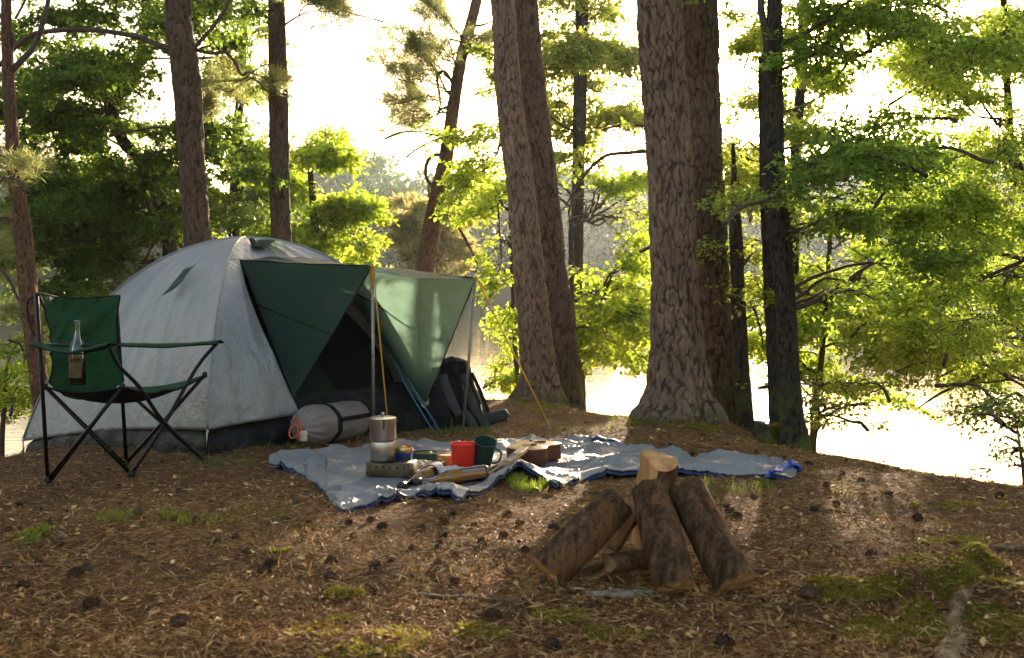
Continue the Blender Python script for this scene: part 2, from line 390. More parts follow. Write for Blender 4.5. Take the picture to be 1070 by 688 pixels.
M['cider'] = drink('amber_drink', (1.0, .38, .018), .35); M['cider'].node_tree.nodes['Principled BSDF'].inputs['Transmission Weight'].default_value = 0
M['brownale'] = drink('brown_drink', (.45, .20, .06), .3)
def logbark():
    m, n, b = mat('log_bark')
    t = noise(n, 34, 6, .7, stretch=(1, 1, .2), dist=.3); t2 = noise(n, 95, 6, .75, dist=.3, stretch=(1, 1, .18)); t3 = noise(n, 14, 3, .5, stretch=(1, 1, .4))
    c = ramp(n, t.outputs[0], [(.34, (.040, .022, .012)), (.46, (.10, .052, .025)), (.56, (.15, .082, .040)), (.70, (.26, .155, .085))])
    c = mixrgb(n, ramp(n, t3.outputs[0], [(.56, (0, 0, 0)), (.63, (1, 1, 1))]), c, (.20, .095, .04))
    c = mixrgb(n, ramp(n, t2.outputs[0], [(.35, (0, 0, 0)), (.5, (1, 1, 1))]), (.03, .02, .014), c)
    n.links.new(c, b.inputs['Base Color']); b.inputs['Roughness'].default_value = .9; b.inputs['Specular IOR Level'].default_value = .1
    n1 = bump(n, t2.outputs[0], 1, .006, None); bump(n, t.outputs[0], 1, .014, b, n1)
    return m
M['logbark'] = logbark()
def cutwood(name, c0, c1, s=26):
    m, n, b = mat(name)
    wv = n.nodes.new('ShaderNodeTexNoise'); wv.inputs['Scale'].default_value = s; wv.inputs['Detail'].default_value = 6
    tc = n.nodes.new('ShaderNodeTexCoord'); mp = n.nodes.new('ShaderNodeMapping'); mp.inputs['Scale'].default_value = (1, 1, .12)
    n.links.new(tc.outputs['Object'], mp.inputs[0]); n.links.new(mp.outputs[0], wv.inputs[0])
    n.links.new(ramp(n, wv.outputs[0], [(.3, c0), (.68, c1)]), b.inputs['Base Color']); b.inputs['Roughness'].default_value = .8; b.inputs['Specular IOR Level'].default_value = .12
    bump(n, wv.outputs[0], .7, .006, b); return m
M['cut'] = cutwood('cut_wood', (.30, .14, .05), (.58, .32, .13))
M['cut_dark'] = cutwood('weathered_wood', (.14, .07, .03), (.34, .18, .08))
M['cone'] = simple('pine_cone', (.085, .044, .022), .8, 0, .5, 60)
M['chip'] = simple('bark_chip', (.25, .18, .12), .8, 0, .5, 40, .002)
M['stick'] = simple('stick_wood', (.13, .085, .05), .85, 0, .4, 30)
def pale():
    m, n, b = mat('pale_root'); t = noise(n, 16, 7, .75, dist=.5); t2 = noise(n, 75, 5, .7)
    c = ramp(n, t.outputs[0], [(.32, (.07, .04, .02)), (.45, (.24, .15, .07)), (.58, (.42, .29, .15)), (.75, (.55, .42, .25))])
    c = mixrgb(n, ramp(n, t2.outputs[0], [(.36, (0, 0, 0)), (.5, (1, 1, 1))]), (.09, .055, .03), c)
    n.links.new(c, b.inputs['Base Color']); b.inputs['Roughness'].default_value = .95; b.inputs['Specular IOR Level'].default_value = .08
    n1 = bump(n, t2.outputs[0], 1, .006, None); bump(n, t.outputs[0], 1, .02, b, n1); return m
M['palebark'] = pale()

# ------------------------------------------------------------------ the setting: ground, lake, far shore
def build_ground():
    b = MB()
    xs = np.concatenate([np.linspace(-60, -7, 40), np.linspace(-6.8, -3.3, 36), np.linspace(-3.2, 3.4, 300), np.linspace(3.5, 8, 40), np.linspace(8.5, 60, 40)])
    ys = np.concatenate([np.linspace(-40, 1.2, 40), np.linspace(1.3, 8.2, 330), np.linspace(8.3, 20, 70)])
    X, Y = np.meshgrid(xs, ys, indexing='ij'); Z = H(X, Y)
    Z += .004*fbm(X*26, Y*26, 0, 21, 3)*((Y > 1) & (Y < 9))
    b.grid(np.stack([X, Y, Z], -1)); struct(b.build('ground', M['ground']))
    b = MB(); n = 140
    xs = np.linspace(-590, 590, 90); ys = np.concatenate([np.linspace(58, 160, 60), np.linspace(170, 690, 30)])
    X, Y = np.meshgrid(xs, ys, indexing='ij')
    sh = 70+8*vn(X*.03, 0, 0, 2)-28*sstep(-14, -55, X)-20*sstep(20, 70, X)
    Z = -1.6+np.clip((Y-sh)*.16, -.5, 3.5)+1.2*vn(X*.02, Y*.02, 0, 6)*(Y > sh+8)+np.clip((Y-110)*.02, 0, 6)
    b.grid(np.stack([X, Y, Z], -1)); struct(b.build('far_shore', M['farground']))
    b = MB(); xs = np.array([-600., 600]); ys = np.array([-120., 695])
    X, Y = np.meshgrid(xs, ys, indexing='ij'); b.grid(np.stack([X, Y, np.full_like(X, WZ)], -1))
    struct(b.build('lake_water', M['water']))
WZ = -1.0
M['farground'] = simple('far_bank', (.05, .06, .025), .95, 0, .4, .5)
build_ground()

# ------------------------------------------------------------------ trees
def trunk(mb, path, Y, seg=40, step=.02, plates=12, amp=.010, flare=0, toground=True, roots=5, seed=1, fh=.25, dY=0):
    """path of (px, py, width px) from top to bottom at depth Y; returns centre line bottom-up"""
    if toground:
        px, py, wd = path[-1]; q = P(px, py, Y); g = h1(q.x, Y)
        if q.z > g+.05: path = path+[(px+(px-path[-2][0])*.15, HY+(CH-(g-.12))*F/Y, wd*1.06)]
    path = path[::-1]; pts = []; rad = []
    n0 = len(path)
    for k, (px, py, wd) in enumerate(path):
        yy = Y+dY*k/max(1, n0-1); pts.append(tuple(P(px, py, yy))); rad.append(wd/2/F*yy)
    pts, rad = smooth_path(np.array(pts), np.array(rad), 6)
    L = np.concatenate([[0], np.cumsum(np.linalg.norm(np.diff(pts, axis=0), axis=1))])
    n = max(6, int(L[-1]/step)); s = np.linspace(0, L[-1], n)
    pts = np.stack([np.interp(s, L, pts[:, i]) for i in range(3)], -1); rad = np.interp(s, L, rad)
    ring, t = sweep(pts, seg, rad)
    ang = np.arange(seg)/seg; U, S = np.meshgrid(ang, s, indexing='ij')
    circ = 2*math.pi*rad.mean(); plates = int(plates*1.35); cx3, sx3 = np.cos(U*6.283)*3, np.sin(U*6.283)*3
    e, cid = worley(np.mod(U+.6/plates*vn(cx3, S*10, sx3, seed+40)+.25/plates*vn(cx3*3, S*40, sx3*3, seed+41), 1), S*plates/circ*.30+.6*vn(cx3, S*7, sx3, seed)+.2*vn(cx3*3, S*25, sx3*3, seed+1), plates, seed)
    pl = sstep(.0, .42, e)**.8
    disp = amp*(pl-.6+.8*(cid-.5)*pl)+amp*.45*vn(np.cos(U*6.283)*4, S*18, np.sin(U*6.283)*4, seed+3)+rad.mean()*.05*vn(np.cos(U*6.283)*1.2, S*1.4, np.sin(U*6.283)*1.2, seed+4)
    if flare:
        h = pts[None, :, 2]-h1(pts[0, 0], pts[0, 1])
        disp = disp+flare*np.exp(-np.maximum(h, 0)/fh)*(.12+1.25*np.maximum(0, np.cos(U*6.283*roots+seed+1.5*vn(cx3*.3, 0, sx3*.3, seed+9)))**3*(.6+.8*vn(U*0+np.floor(U*roots+seed/6.283+.5), 0, 0, seed)))
    c = pts[None]; d = (ring-c)/rad[None, :, None]
    mb.grid(ring+d*disp[..., None], 0, wrap=True, a=pl)
    b = mb.n-seg*n; mb.F.append(np.array([[b+k*n+n-1 for k in range(seg)]])); mb.M.append(np.array([0]))
    return pts, rad
GAPS = [((-.45, 6.2, .66), .42, .95)]+[(tuple(G(a, b)), r, f) for a, b, r, f in ((180, 590, .34, .9), (330, 545, .26, .9), (440, 500, .26, .85), (60, 640, .3, .85), (280, 640, .2, .85), (640, 490, .3, .8), (690, 560, .3, .8), (500, 600, .25, .8), (960, 600, .3, .8))]
class Leaves:
    def __init__(s): s.p = []; s.d = []; s.n = []; s.s = []
    def put(s, p, d, n, sz): s.p.append(p); s.d.append(d); s.n.append(n); s.s.append(sz)
    def build(s, name, m, parent, wide=.55, fold=.12, gaps=False):
        p = np.concatenate(s.p); d = np.concatenate(s.d); nn = np.concatenate(s.n); sz = np.concatenate(s.s)[:, None]
        if gaps:                                   # openings in the canopy that let the low sun through to the camp
            keep = np.ones(len(p), bool)
            for o_, r_, f_ in GAPS:
                v = p-np.array(o_); u = v @ np.array(sd[:]); dist = np.linalg.norm(v-u[:, None]*np.array(sd[:])[None], axis=1)
                keep &= ~((u > .5) & (dist < r_) & (rng.random(len(p)) < f_))
            p, d, nn, sz = p[keep], d[keep], nn[keep], sz[keep]
        d /= np.linalg.norm(d, axis=1)[:, None]+1e-9
        side = np.cross(nn, d); side /= np.linalg.norm(side, axis=1)[:, None]+1e-9
        up = np.cross(d, side)
        a = p; b = p+d*sz*.5+side*sz*wide*.5+up*sz*fold; c = p+d*sz; e = p+d*sz*.5-side*sz*wide*.5+up*sz*fold
        V = np.stack([a, b, c, e], 1).reshape(-1, 3); i = np.arange(len(p))*4
        mb = MB(); mb.add(V, [np.stack([i, i+1, i+2, i+3], -1)], 0, np.repeat(rng.random(len(p)), 4))
        return mb.build(name, m, parent, smooth=False, attr='rnd')
def curve_between(p0, p1, n, wig, lift=.12):
    p0 = np.array(p0, float); p1 = np.array(p1, float); L = np.linalg.norm(p1-p0); t = np.linspace(0, 1, n)[:, None]
    ph = rng.random(6)*6.28
    w = np.stack([np.sin(t[:, 0]*(3+k)+ph[k])*.6+np.sin(t[:, 0]*(8+k)+ph[k+3])*.25 for k in range(3)], -1)*wig*L*np.sin(t*math.pi)**.7
    q = p0+(p1-p0)*t+w; q[:, 2] += lift*L*np.sin(t[:, 0]*math.pi)
    return q
def bough(W, Lv, p0, p1, r=.012, nt_=12, ns=5, nl=9, size=.06, droop=.15, spread=.50, wood=True, needle=False):
    nl = int(nl*1.45); ns += 1; size *= .86
    q = curve_between(p0, p1, 9, .07); L = np.linalg.norm(q[-1]-q[0])
    if wood: W.tube(q, np.linspace(r, r*.25, 9), 5, caps=False)
    main = (q[-1]-q[0])/L
    for k in range(nt_):
        s = lerp(.22, 1, (k+rng.random()*.8)/nt_); a = np.array([np.interp(s*8, np.arange(9), q[:, i]) for i in range(3)])
        sg = 1 if k % 2 else -1; perp = np.cross(main, (0, 0, 1.)); perp /= np.linalg.norm(perp)+1e-9
        d = main*(.3+.7*s)+perp*sg*(1.0-.7*s)+rng.normal(0, .22, 3); d[2] += .05-droop*rng.random()
        d /= np.linalg.norm(d); tl = max(.22, L*spread*(1.15-.75*s)*(.7+.5*rng.random())); b_ = a+d*tl; b_[2] -= droop*tl*.6
        tw = curve_between(a, b_, 5, .08, .05)
        if wood: W.tube(tw, np.linspace(max(r*.35, .0025), .0012, 5), 3, caps=False)
        m = ns
        s2 = rng.uniform(.12, 1, m); base = np.stack([np.interp(s2*4, np.arange(5), tw[:, i]) for i in range(3)], -1)
        pr = np.cross(d, (0, 0, 1.)); pr /= np.linalg.norm(pr)+1e-9
        sd_ = d*.6+pr*rng.choice([-1, 1], m)[:, None]*.9+rng.normal(0, .3, (m, 3)); sd_ /= np.linalg.norm(sd_, axis=1)[:, None]
        sl_ = rng.uniform(.5, 1.1, m)*max(.12, tl*.32)
        u = rng.random((m, nl)); pos = base[:, None]+sd_[:, None]*(u*sl_[:, None])[..., None]; pos[..., 2] -= droop*.5*u*sl_[:, None]
        pos += rng.normal(0, size*.5, pos.shape)*np.array([1, 1, .6])
        dr = sd_[:, None]+rng.normal(0, .65, pos.shape); dr[..., 2] -= .25
        nm = rng.normal(0, .5, pos.shape)+np.array([0, 0, 1.])
        Lv.put(pos.reshape(-1, 3), dr.reshape(-1, 3), nm.reshape(-1, 3), (size*rng.uniform(.45, 1.05, m*nl)))
def needles(W, Lv, p0, p1, r=.01, nt_=10, size=.055, spread=.4):
    q = curve_between(p0, p1, 9, .10, .05); L = np.linalg.norm(q[-1]-q[0]); W.tube(q, np.linspace(r, r*.3, 9), 5, caps=False); main = (q[-1]-q[0])/L
    for k in range(nt_):
        s = lerp(.3, 1, (k+.5)/nt_); a = np.array([np.interp(s*8, np.arange(9), q[:, i]) for i in range(3)])
        perp = np.cross(main, (0, 0, 1.))*(1 if k % 2 else -1); d = main*.7+perp*(1-.6*s)+rng.normal(0, .25, 3); d[2] += .15; d /= np.linalg.norm(d)
        tl = L*spread*(1.1-.7*s); tw = curve_between(a, a+d*tl, 5, .1, .05); W.tube(tw, np.linspace(r*.3, .0015, 5), 3, caps=False)
        for j in range(5):
            c = tw[-1]*(j/4)+tw[1]*(1-j/4)+rng.normal(0, .03, 3); m = 26
            dr = rng.normal(0, 1, (m, 3)); dr += d*1.0; dr[:, 2] += .3
            Lv.put(c+rng.normal(0, .018, (m, 3)), dr, rng.normal(0, 1, (m, 3)), size*rng.uniform(.7, 1.2, m))
def at_path(pts, px, py, Y):
    q = np.array(tuple(P(px, py, Y))); i = np.argmin(np.abs(pts[:, 2]-(q[2]-.25*abs(q[0]-pts[:, 0].mean())))); return pts[i]
TREES = []
def region_fill(W, Lv, pts, regions, Y, dY, dens=1.0, **kw):
    """each region (px, py, rx, ry): one limb from the trunk, boughs off it that end inside the region"""
    fn = kw.pop('fn', bough)
    for (cx_, cy_, rx, ry) in regions:
        Yc = Y+rng.uniform(-.3, .3)*dY; c = np.array(tuple(P(cx_, cy_, Yc))); root = at_path(pts, cx_, cy_, Yc)
        dist = np.linalg.norm(c-root); lr = .008+.006*dist
        limb = curve_between(root, c, 10, .10, .06); W.tube(limb, np.linspace(lr, lr*.45, 10), 6, caps=False)
        nb = max(2, int(dens*1.22*rx*ry*math.pi/1500*(10/Y)**0))
        for k in range(nb):
            for _ in range(20):
                a = rng.uniform(0, 6.28); rr = math.sqrt(rng.random()); px = cx_+rx*rr*math.cos(a); py = cy_+ry*rr*math.sin(a)
                if vn(px*.022, py*.030, Y*.7, 31) > -.25: break
            yy = Yc+rng.uniform(-.5, .5)*dY; e = np.array(tuple(P(px, py, yy)))
            s0 = limb[int(rng.integers(4, 10))]
            fw = e-s0; L = np.linalg.norm(fw)
            if L > 1.3: s0 = e-fw/L*1.3*rng.uniform(.7, 1.1)+np.array([0, 0, -.1])
            if L < .4: s0 = e-np.array([rng.normal(), rng.normal(), rng.normal()*.3])*.4
            fn(W, Lv, s0, e, **kw)
def finish_tree(name, label, cat, W, Lv, bark, leafm, group=None, loc=None, wide=.55, tw=None, twm=None):
    t = thing(name, label, cat, loc, 0, group)
    inv = Matrix.Translation(-Vector(loc))
    for mbx, nm, m in ((W, 'trunk', bark), (tw, 'branches', twm or M['twig'])):
        if mbx is not None and mbx.V:
            o = mbx.build(nm, m, t, attr='plate'); o.data.transform(inv)
    if Lv is not None and Lv.p:
        o = Lv.build('crown', leafm, t, wide, gaps=True); o.data.transform(inv)
    return t
def base_of(pts, Y=None): return (float(pts[0][0]), float(pts[0][1]), h1(pts[0][0], pts[0][1]))
def px_limb(W, pl, Y, sub=5, dY=0):
    n = len(pl); pts = [tuple(P(x, y, Y+dY*k/(n-1))) for k, (x, y, w_) in enumerate(pl)]
    rad = [w_/2/F*Y*(.85 if i_ < n-1 else .25) for i_, (_, _, w_) in enumerate(pl)]; W.tube(np.array(pts), rad, 10, sub=sub)
    return np.array(pts)

def simple_tree(name, label, path, Y, bark, leafm=None, regions=(), dY=1.2, dens=1, tk={}, bk={}, limbs=(), wide=.55, fn=bough, cat='tree', extra=None, group=None):
    W = MB(); T = MB(); Lv = Leaves()
    pts, rad = trunk(W, path, Y, **tk)
    for l in limbs: px_limb(T, l, Y)
    region_fill(T, Lv, pts, regions, Y, dY, dens, fn=fn, **bk)
    if extra: extra(T, Lv, pts)
    return finish_tree(name, label, cat, W, Lv, bark, leafm, group, base_of(pts), wide, T)
nk = dict(size=.075)
# the pines of the camp
simple_tree('pine_tree', 'thickest pine with plated bark and flared mossy base right of centre', [(687, -260, 45), (689, 0, 48), (695, 100, 47), (702, 200, 47), (706, 308, 49), (708, 360, 56), (709, 403, 66), (709, 427, 82), (708, 446, 92), (708, 470, 96)], 6.75, M['pine_bark'],
            tk=dict(seg=170, step=.010, plates=17, amp=.011, flare=.065, seed=3, roots=5, fh=.14), limbs=[[(680, 158, 5), (655, 160, 5), (633, 163, 4.5), (615, 178, 4), (600, 200, 3), (586, 224, 2)]])
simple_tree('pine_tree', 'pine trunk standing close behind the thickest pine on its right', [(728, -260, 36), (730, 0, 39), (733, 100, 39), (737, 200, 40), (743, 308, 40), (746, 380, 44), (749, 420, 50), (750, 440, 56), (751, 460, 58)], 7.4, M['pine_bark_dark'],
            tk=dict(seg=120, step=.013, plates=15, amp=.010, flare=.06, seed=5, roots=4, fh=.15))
simple_tree('pine_tree', 'leaning pine trunk in the middle rising behind the long yellow guy rope', [(508, -260, 23), (525, 0, 25), (532, 100, 27), (544, 200, 29), (552, 280, 32), (557, 330, 33), (562, 385, 36), (563, 410, 42), (563, 425, 48)], 7.9, M['pine_bark'],
            tk=dict(seg=110, step=.013, plates=14, amp=.008, flare=.06, seed=8, roots=4, fh=.13))
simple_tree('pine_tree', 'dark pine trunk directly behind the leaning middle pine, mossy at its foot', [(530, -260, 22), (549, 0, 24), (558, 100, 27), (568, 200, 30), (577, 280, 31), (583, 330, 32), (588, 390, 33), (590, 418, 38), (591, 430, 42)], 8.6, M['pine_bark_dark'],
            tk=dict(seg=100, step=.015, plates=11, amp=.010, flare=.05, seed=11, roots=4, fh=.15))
def t2x(T, Lv, pts):
    for e in [(60, -20), (110, -30), (160, -60), (240, -60), (290, -10)]:
        needles(T, Lv, pts[int(len(pts)*.8)], P(e[0], e[1], 9.5), .012, 12, .06)
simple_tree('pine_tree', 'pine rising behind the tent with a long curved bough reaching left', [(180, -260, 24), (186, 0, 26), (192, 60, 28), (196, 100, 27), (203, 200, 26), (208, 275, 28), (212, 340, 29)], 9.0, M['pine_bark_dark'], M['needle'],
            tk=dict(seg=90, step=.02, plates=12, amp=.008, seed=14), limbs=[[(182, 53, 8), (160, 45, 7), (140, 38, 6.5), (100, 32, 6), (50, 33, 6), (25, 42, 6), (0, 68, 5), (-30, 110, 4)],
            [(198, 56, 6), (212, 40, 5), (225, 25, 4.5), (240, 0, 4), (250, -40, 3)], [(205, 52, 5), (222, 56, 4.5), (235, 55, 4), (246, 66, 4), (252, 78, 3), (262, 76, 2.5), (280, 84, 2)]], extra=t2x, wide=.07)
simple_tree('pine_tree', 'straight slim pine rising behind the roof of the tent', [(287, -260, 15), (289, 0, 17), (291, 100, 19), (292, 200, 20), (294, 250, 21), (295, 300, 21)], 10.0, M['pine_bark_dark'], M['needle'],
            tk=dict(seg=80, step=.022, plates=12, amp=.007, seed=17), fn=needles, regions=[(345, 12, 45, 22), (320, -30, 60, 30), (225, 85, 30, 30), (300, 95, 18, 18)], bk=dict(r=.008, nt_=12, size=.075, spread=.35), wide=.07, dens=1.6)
def t4x(T, Lv, pts):
    for (a, b) in [((478, 90), (405, 30)), ((476, 100), (400, 75)), ((474, 110), (398, 112)), ((478, 80), (430, 10)), ((482, 60), (520, 30)), ((472, 120), (420, 95)), ((474, 110), (412, 132)), ((480, 70), (440, 50)), ((474, 105), (425, 65)), ((486, 45), (440, -5))]:
        for j in range(3): needles(T, Lv, P(a[0], a[1], 12.2), P(b[0]+rng.uniform(-14, 14), b[1]+rng.uniform(-14, 14), 12.2+rng.uniform(-.8, .8)), .009, 10, .07, .3)
simple_tree('pine_tree', 'thin orange-barked pine leaning right above the awning', [(512, -90, 9), (498, 0, 11), (482, 61, 12), (474, 110, 13), (466, 163, 15), (456, 211, 17), (444, 280, 20), (441, 310, 21)], 12.2, M['pine_bark_red'], M['needle'],
            tk=dict(seg=60, step=.03, plates=12, amp=.006, seed=20), limbs=[[(464, 162, 5), (452, 163, 5), (445, 174, 5), (446, 187, 4.5), (452, 196, 4), (455, 210, 2)], [(463, 216, 4), (472, 228, 4), (480, 239, 3.5), (491, 259, 3.5), (497, 273, 3), (504, 288, 2)],
            [(474, 90, 4), (465, 75, 4), (457, 82, 4), (460, 110, 3), (452, 135, 2)], [(482, 38, 4), (495, 28, 4), (505, 26, 3), (530, 18, 2)]], extra=t4x, wide=.07)
simple_tree('pine_tree', 'thin reddish pine at the left edge rising behind the folding chair', [(4, -120, 8), (6, -20, 9), (8, 60, 11), (12, 134, 13), (16, 183, 15), (24, 244, 18), (29, 300, 18), (36, 360, 18), (44, 430, 17), (47, 460, 18)], 7.6, M['pine_bark_red'], M['needle'],
            tk=dict(seg=70, step=.018, plates=11, amp=.006, seed=23), limbs=[[(9, 78, 9), (24, 62, 8), (36, 48, 7), (46, 20, 6), (52, -10, 5), (56, -60, 4)], [(0, 15, 5), (14, 40, 4), (10, 60, 4)], [(30, 330, 3), (18, 310, 4), (8, 290, 4), (-10, 270, 5)], [(20, 235, 3), (5, 228, 4), (-12, 232, 5)], [(16, 20, 3), (30, -10, 3), (34, -50, 2)]],
            fn=needles, regions=[(8, 230, 30, 50), (5, 320, 30, 40), (-10, 160, 30, 50)], bk=dict(r=.007, nt_=9, size=.055, spread=.35), wide=.07, dens=.9)
# broad-leaved trees along the bank
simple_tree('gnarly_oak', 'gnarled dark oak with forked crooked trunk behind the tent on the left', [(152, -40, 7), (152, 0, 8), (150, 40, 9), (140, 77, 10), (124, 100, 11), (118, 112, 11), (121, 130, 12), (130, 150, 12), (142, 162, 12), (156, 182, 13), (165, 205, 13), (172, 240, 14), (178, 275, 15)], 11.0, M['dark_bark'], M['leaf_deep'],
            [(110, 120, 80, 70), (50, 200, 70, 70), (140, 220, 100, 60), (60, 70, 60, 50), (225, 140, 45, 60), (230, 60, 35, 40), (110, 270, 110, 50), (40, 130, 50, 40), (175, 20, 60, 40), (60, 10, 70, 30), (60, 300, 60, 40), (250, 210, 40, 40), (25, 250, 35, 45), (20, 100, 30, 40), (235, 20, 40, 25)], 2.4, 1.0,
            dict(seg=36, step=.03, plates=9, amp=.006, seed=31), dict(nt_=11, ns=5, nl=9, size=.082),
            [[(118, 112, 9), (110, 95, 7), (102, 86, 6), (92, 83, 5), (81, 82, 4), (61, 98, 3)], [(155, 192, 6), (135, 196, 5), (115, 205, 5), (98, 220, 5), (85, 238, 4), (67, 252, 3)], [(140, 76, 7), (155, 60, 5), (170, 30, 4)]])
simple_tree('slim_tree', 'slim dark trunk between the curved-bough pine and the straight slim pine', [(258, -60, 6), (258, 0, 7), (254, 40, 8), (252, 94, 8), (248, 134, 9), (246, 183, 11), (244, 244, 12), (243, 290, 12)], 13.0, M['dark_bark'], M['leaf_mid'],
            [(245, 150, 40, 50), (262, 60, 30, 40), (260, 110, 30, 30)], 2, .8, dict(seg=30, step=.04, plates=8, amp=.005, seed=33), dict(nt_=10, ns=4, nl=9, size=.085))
simple_tree('leafy_maple', 'yellow-green leafy tree glowing behind the right side of the tent roof', [(322, 150, 5), (326, 200, 7), (330, 250, 9), (332, 300, 10)], 13.5, M['dark_bark'], M['leaf_yel'],
            [(340, 225, 55, 45), (300, 175, 45, 45), (265, 235, 50, 40), (378, 240, 22, 40), (345, 165, 35, 25), (310, 265, 70, 25), (230, 255, 50, 25)], 2, 1.35, dict(seg=24, step=.05, plates=8, amp=.005, seed=35), dict(nt_=11, ns=5, nl=9, size=.10))
simple_tree('bank_shrub', 'yellow-green shrub at the left edge beside the water', [(8, 380, 4), (4, 430, 5), (2, 460, 6)], 8.6, M['twig'], M['leaf_yel'],
            [(15, 390, 26, 30), (5, 430, 22, 25), (30, 360, 16, 16), (20, 415, 16, 14)], 1.0, 1.5, dict(seg=12, step=.05, plates=5, amp=.002, seed=37), dict(nt_=9, ns=4, nl=8, size=.055), cat='shrub')
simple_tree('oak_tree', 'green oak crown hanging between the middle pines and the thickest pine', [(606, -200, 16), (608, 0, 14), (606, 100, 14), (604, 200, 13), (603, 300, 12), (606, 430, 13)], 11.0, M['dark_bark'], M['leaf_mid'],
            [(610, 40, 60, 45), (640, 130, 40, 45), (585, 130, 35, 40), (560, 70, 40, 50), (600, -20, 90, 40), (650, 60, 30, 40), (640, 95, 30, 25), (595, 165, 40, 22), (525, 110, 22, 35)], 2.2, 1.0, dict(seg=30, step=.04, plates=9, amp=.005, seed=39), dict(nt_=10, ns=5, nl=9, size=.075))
simple_tree('young_maple', 'young tree with bright yellow-green leaves left of the thickest pine', [(596, 230, 4), (598, 300, 6), (602, 350, 7), (606, 430, 8)], 10.0, M['dark_bark'], M['leaf_yel'],
            [(620, 235, 55, 45), (630, 310, 45, 50), (640, 370, 35, 30), (600, 200, 50, 25), (655, 200, 25, 30), (660, 300, 15, 60)], 1.8, 1.5, dict(seg=16, step=.05, plates=7, amp=.003, seed=41), dict(nt_=11, ns=5, nl=9, size=.075))
simple_tree('young_maple', 'sunlit leafy sapling just left of the leaning middle pine', [(532, 180, 3), (535, 280, 4), (538, 360, 5), (545, 430, 6)], 9.5, M['twig'], M['leaf_yel'],
            [(520, 250, 26, 50), (535, 320, 16, 40), (538, 380, 14, 22), (505, 210, 25, 20)], 1.2, 1.6, dict(seg=12, step=.05, plates=5, amp=.002, seed=43), dict(nt_=10, ns=5, nl=9, size=.065))
simple_tree('young_maple', 'fresh green spray of leaves hanging behind the thin leaning pine', [(560, -60, 5), (545, 40, 4), (530, 110, 3.5), (520, 160, 3)], 11.4, M['twig'], M['leaf_yel'],
            [(470, 170, 32, 20), (500, 165, 35, 22), (490, 205, 25, 16), (530, 150, 30, 25)], 1.0, .9, dict(seg=12, step=.05, plates=5, amp=.002, seed=44, toground=False), dict(nt_=9, ns=4, nl=8, size=.075))
simple_tree('slim_tree', 'thin sapling stem with flaking bark right of the mossy-footed dark pine', [(597, 290, 4), (599, 340, 6), (603, 390, 7), (607, 432, 8)], 9.0, M['twig'], None, tk=dict(seg=12, step=.04, plates=6, amp=.003, seed=45))
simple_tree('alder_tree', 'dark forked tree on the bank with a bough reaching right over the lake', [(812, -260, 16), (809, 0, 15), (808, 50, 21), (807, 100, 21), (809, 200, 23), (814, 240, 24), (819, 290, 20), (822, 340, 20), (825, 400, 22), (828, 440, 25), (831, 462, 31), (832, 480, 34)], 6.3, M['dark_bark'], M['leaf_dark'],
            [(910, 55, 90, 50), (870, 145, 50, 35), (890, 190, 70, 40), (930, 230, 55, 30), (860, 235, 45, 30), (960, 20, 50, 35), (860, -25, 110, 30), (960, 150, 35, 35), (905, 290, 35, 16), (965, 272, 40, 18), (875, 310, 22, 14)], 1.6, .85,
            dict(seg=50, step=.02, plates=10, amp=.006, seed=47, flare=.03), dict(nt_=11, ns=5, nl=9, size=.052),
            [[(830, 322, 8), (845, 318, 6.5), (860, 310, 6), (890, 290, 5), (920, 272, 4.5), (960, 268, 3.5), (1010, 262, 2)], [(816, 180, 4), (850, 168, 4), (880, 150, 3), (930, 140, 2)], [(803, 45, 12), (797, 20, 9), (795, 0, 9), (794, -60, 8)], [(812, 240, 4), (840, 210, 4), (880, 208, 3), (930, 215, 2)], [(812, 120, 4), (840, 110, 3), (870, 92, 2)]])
simple_tree('alder_tree', 'thin companion trunk touching the dark forked tree on its left', [(797, 60, 9), (800, 200, 12), (803, 270, 13), (805, 330, 12), (808, 400, 12), (810, 447, 13), (811, 462, 15)], 6.7, M['dark_bark'], None, tk=dict(seg=36, step=.03, plates=8, amp=.004, seed=49))
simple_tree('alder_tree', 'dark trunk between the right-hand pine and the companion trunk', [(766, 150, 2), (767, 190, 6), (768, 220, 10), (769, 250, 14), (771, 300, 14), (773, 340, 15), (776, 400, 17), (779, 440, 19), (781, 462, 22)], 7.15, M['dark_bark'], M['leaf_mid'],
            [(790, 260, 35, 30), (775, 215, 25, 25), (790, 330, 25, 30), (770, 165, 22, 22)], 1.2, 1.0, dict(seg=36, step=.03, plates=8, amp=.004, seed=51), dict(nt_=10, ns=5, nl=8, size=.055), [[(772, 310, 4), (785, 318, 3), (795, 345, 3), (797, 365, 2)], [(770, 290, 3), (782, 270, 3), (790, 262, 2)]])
simple_tree('young_maple', 'bright yellow-green tree glowing behind the dark forked tree', [(868, 240, 4), (864, 300, 5), (858, 380, 6), (850, 440, 7)], 9.0, M['dark_bark'], M['leaf_yel'],
            [(860, 290, 55, 45), (890, 345, 60, 35), (790, 300, 25, 50), (855, 375, 40, 28), (920, 300, 50, 40), (930, 350, 40, 30), (780, 370, 12, 25), (865, 410, 28, 18), (895, 250, 50, 25)], 1.6, 1.25, dict(seg=16, step=.05, plates=7, amp=.003, seed=53), dict(nt_=11, ns=5, nl=9, size=.066))
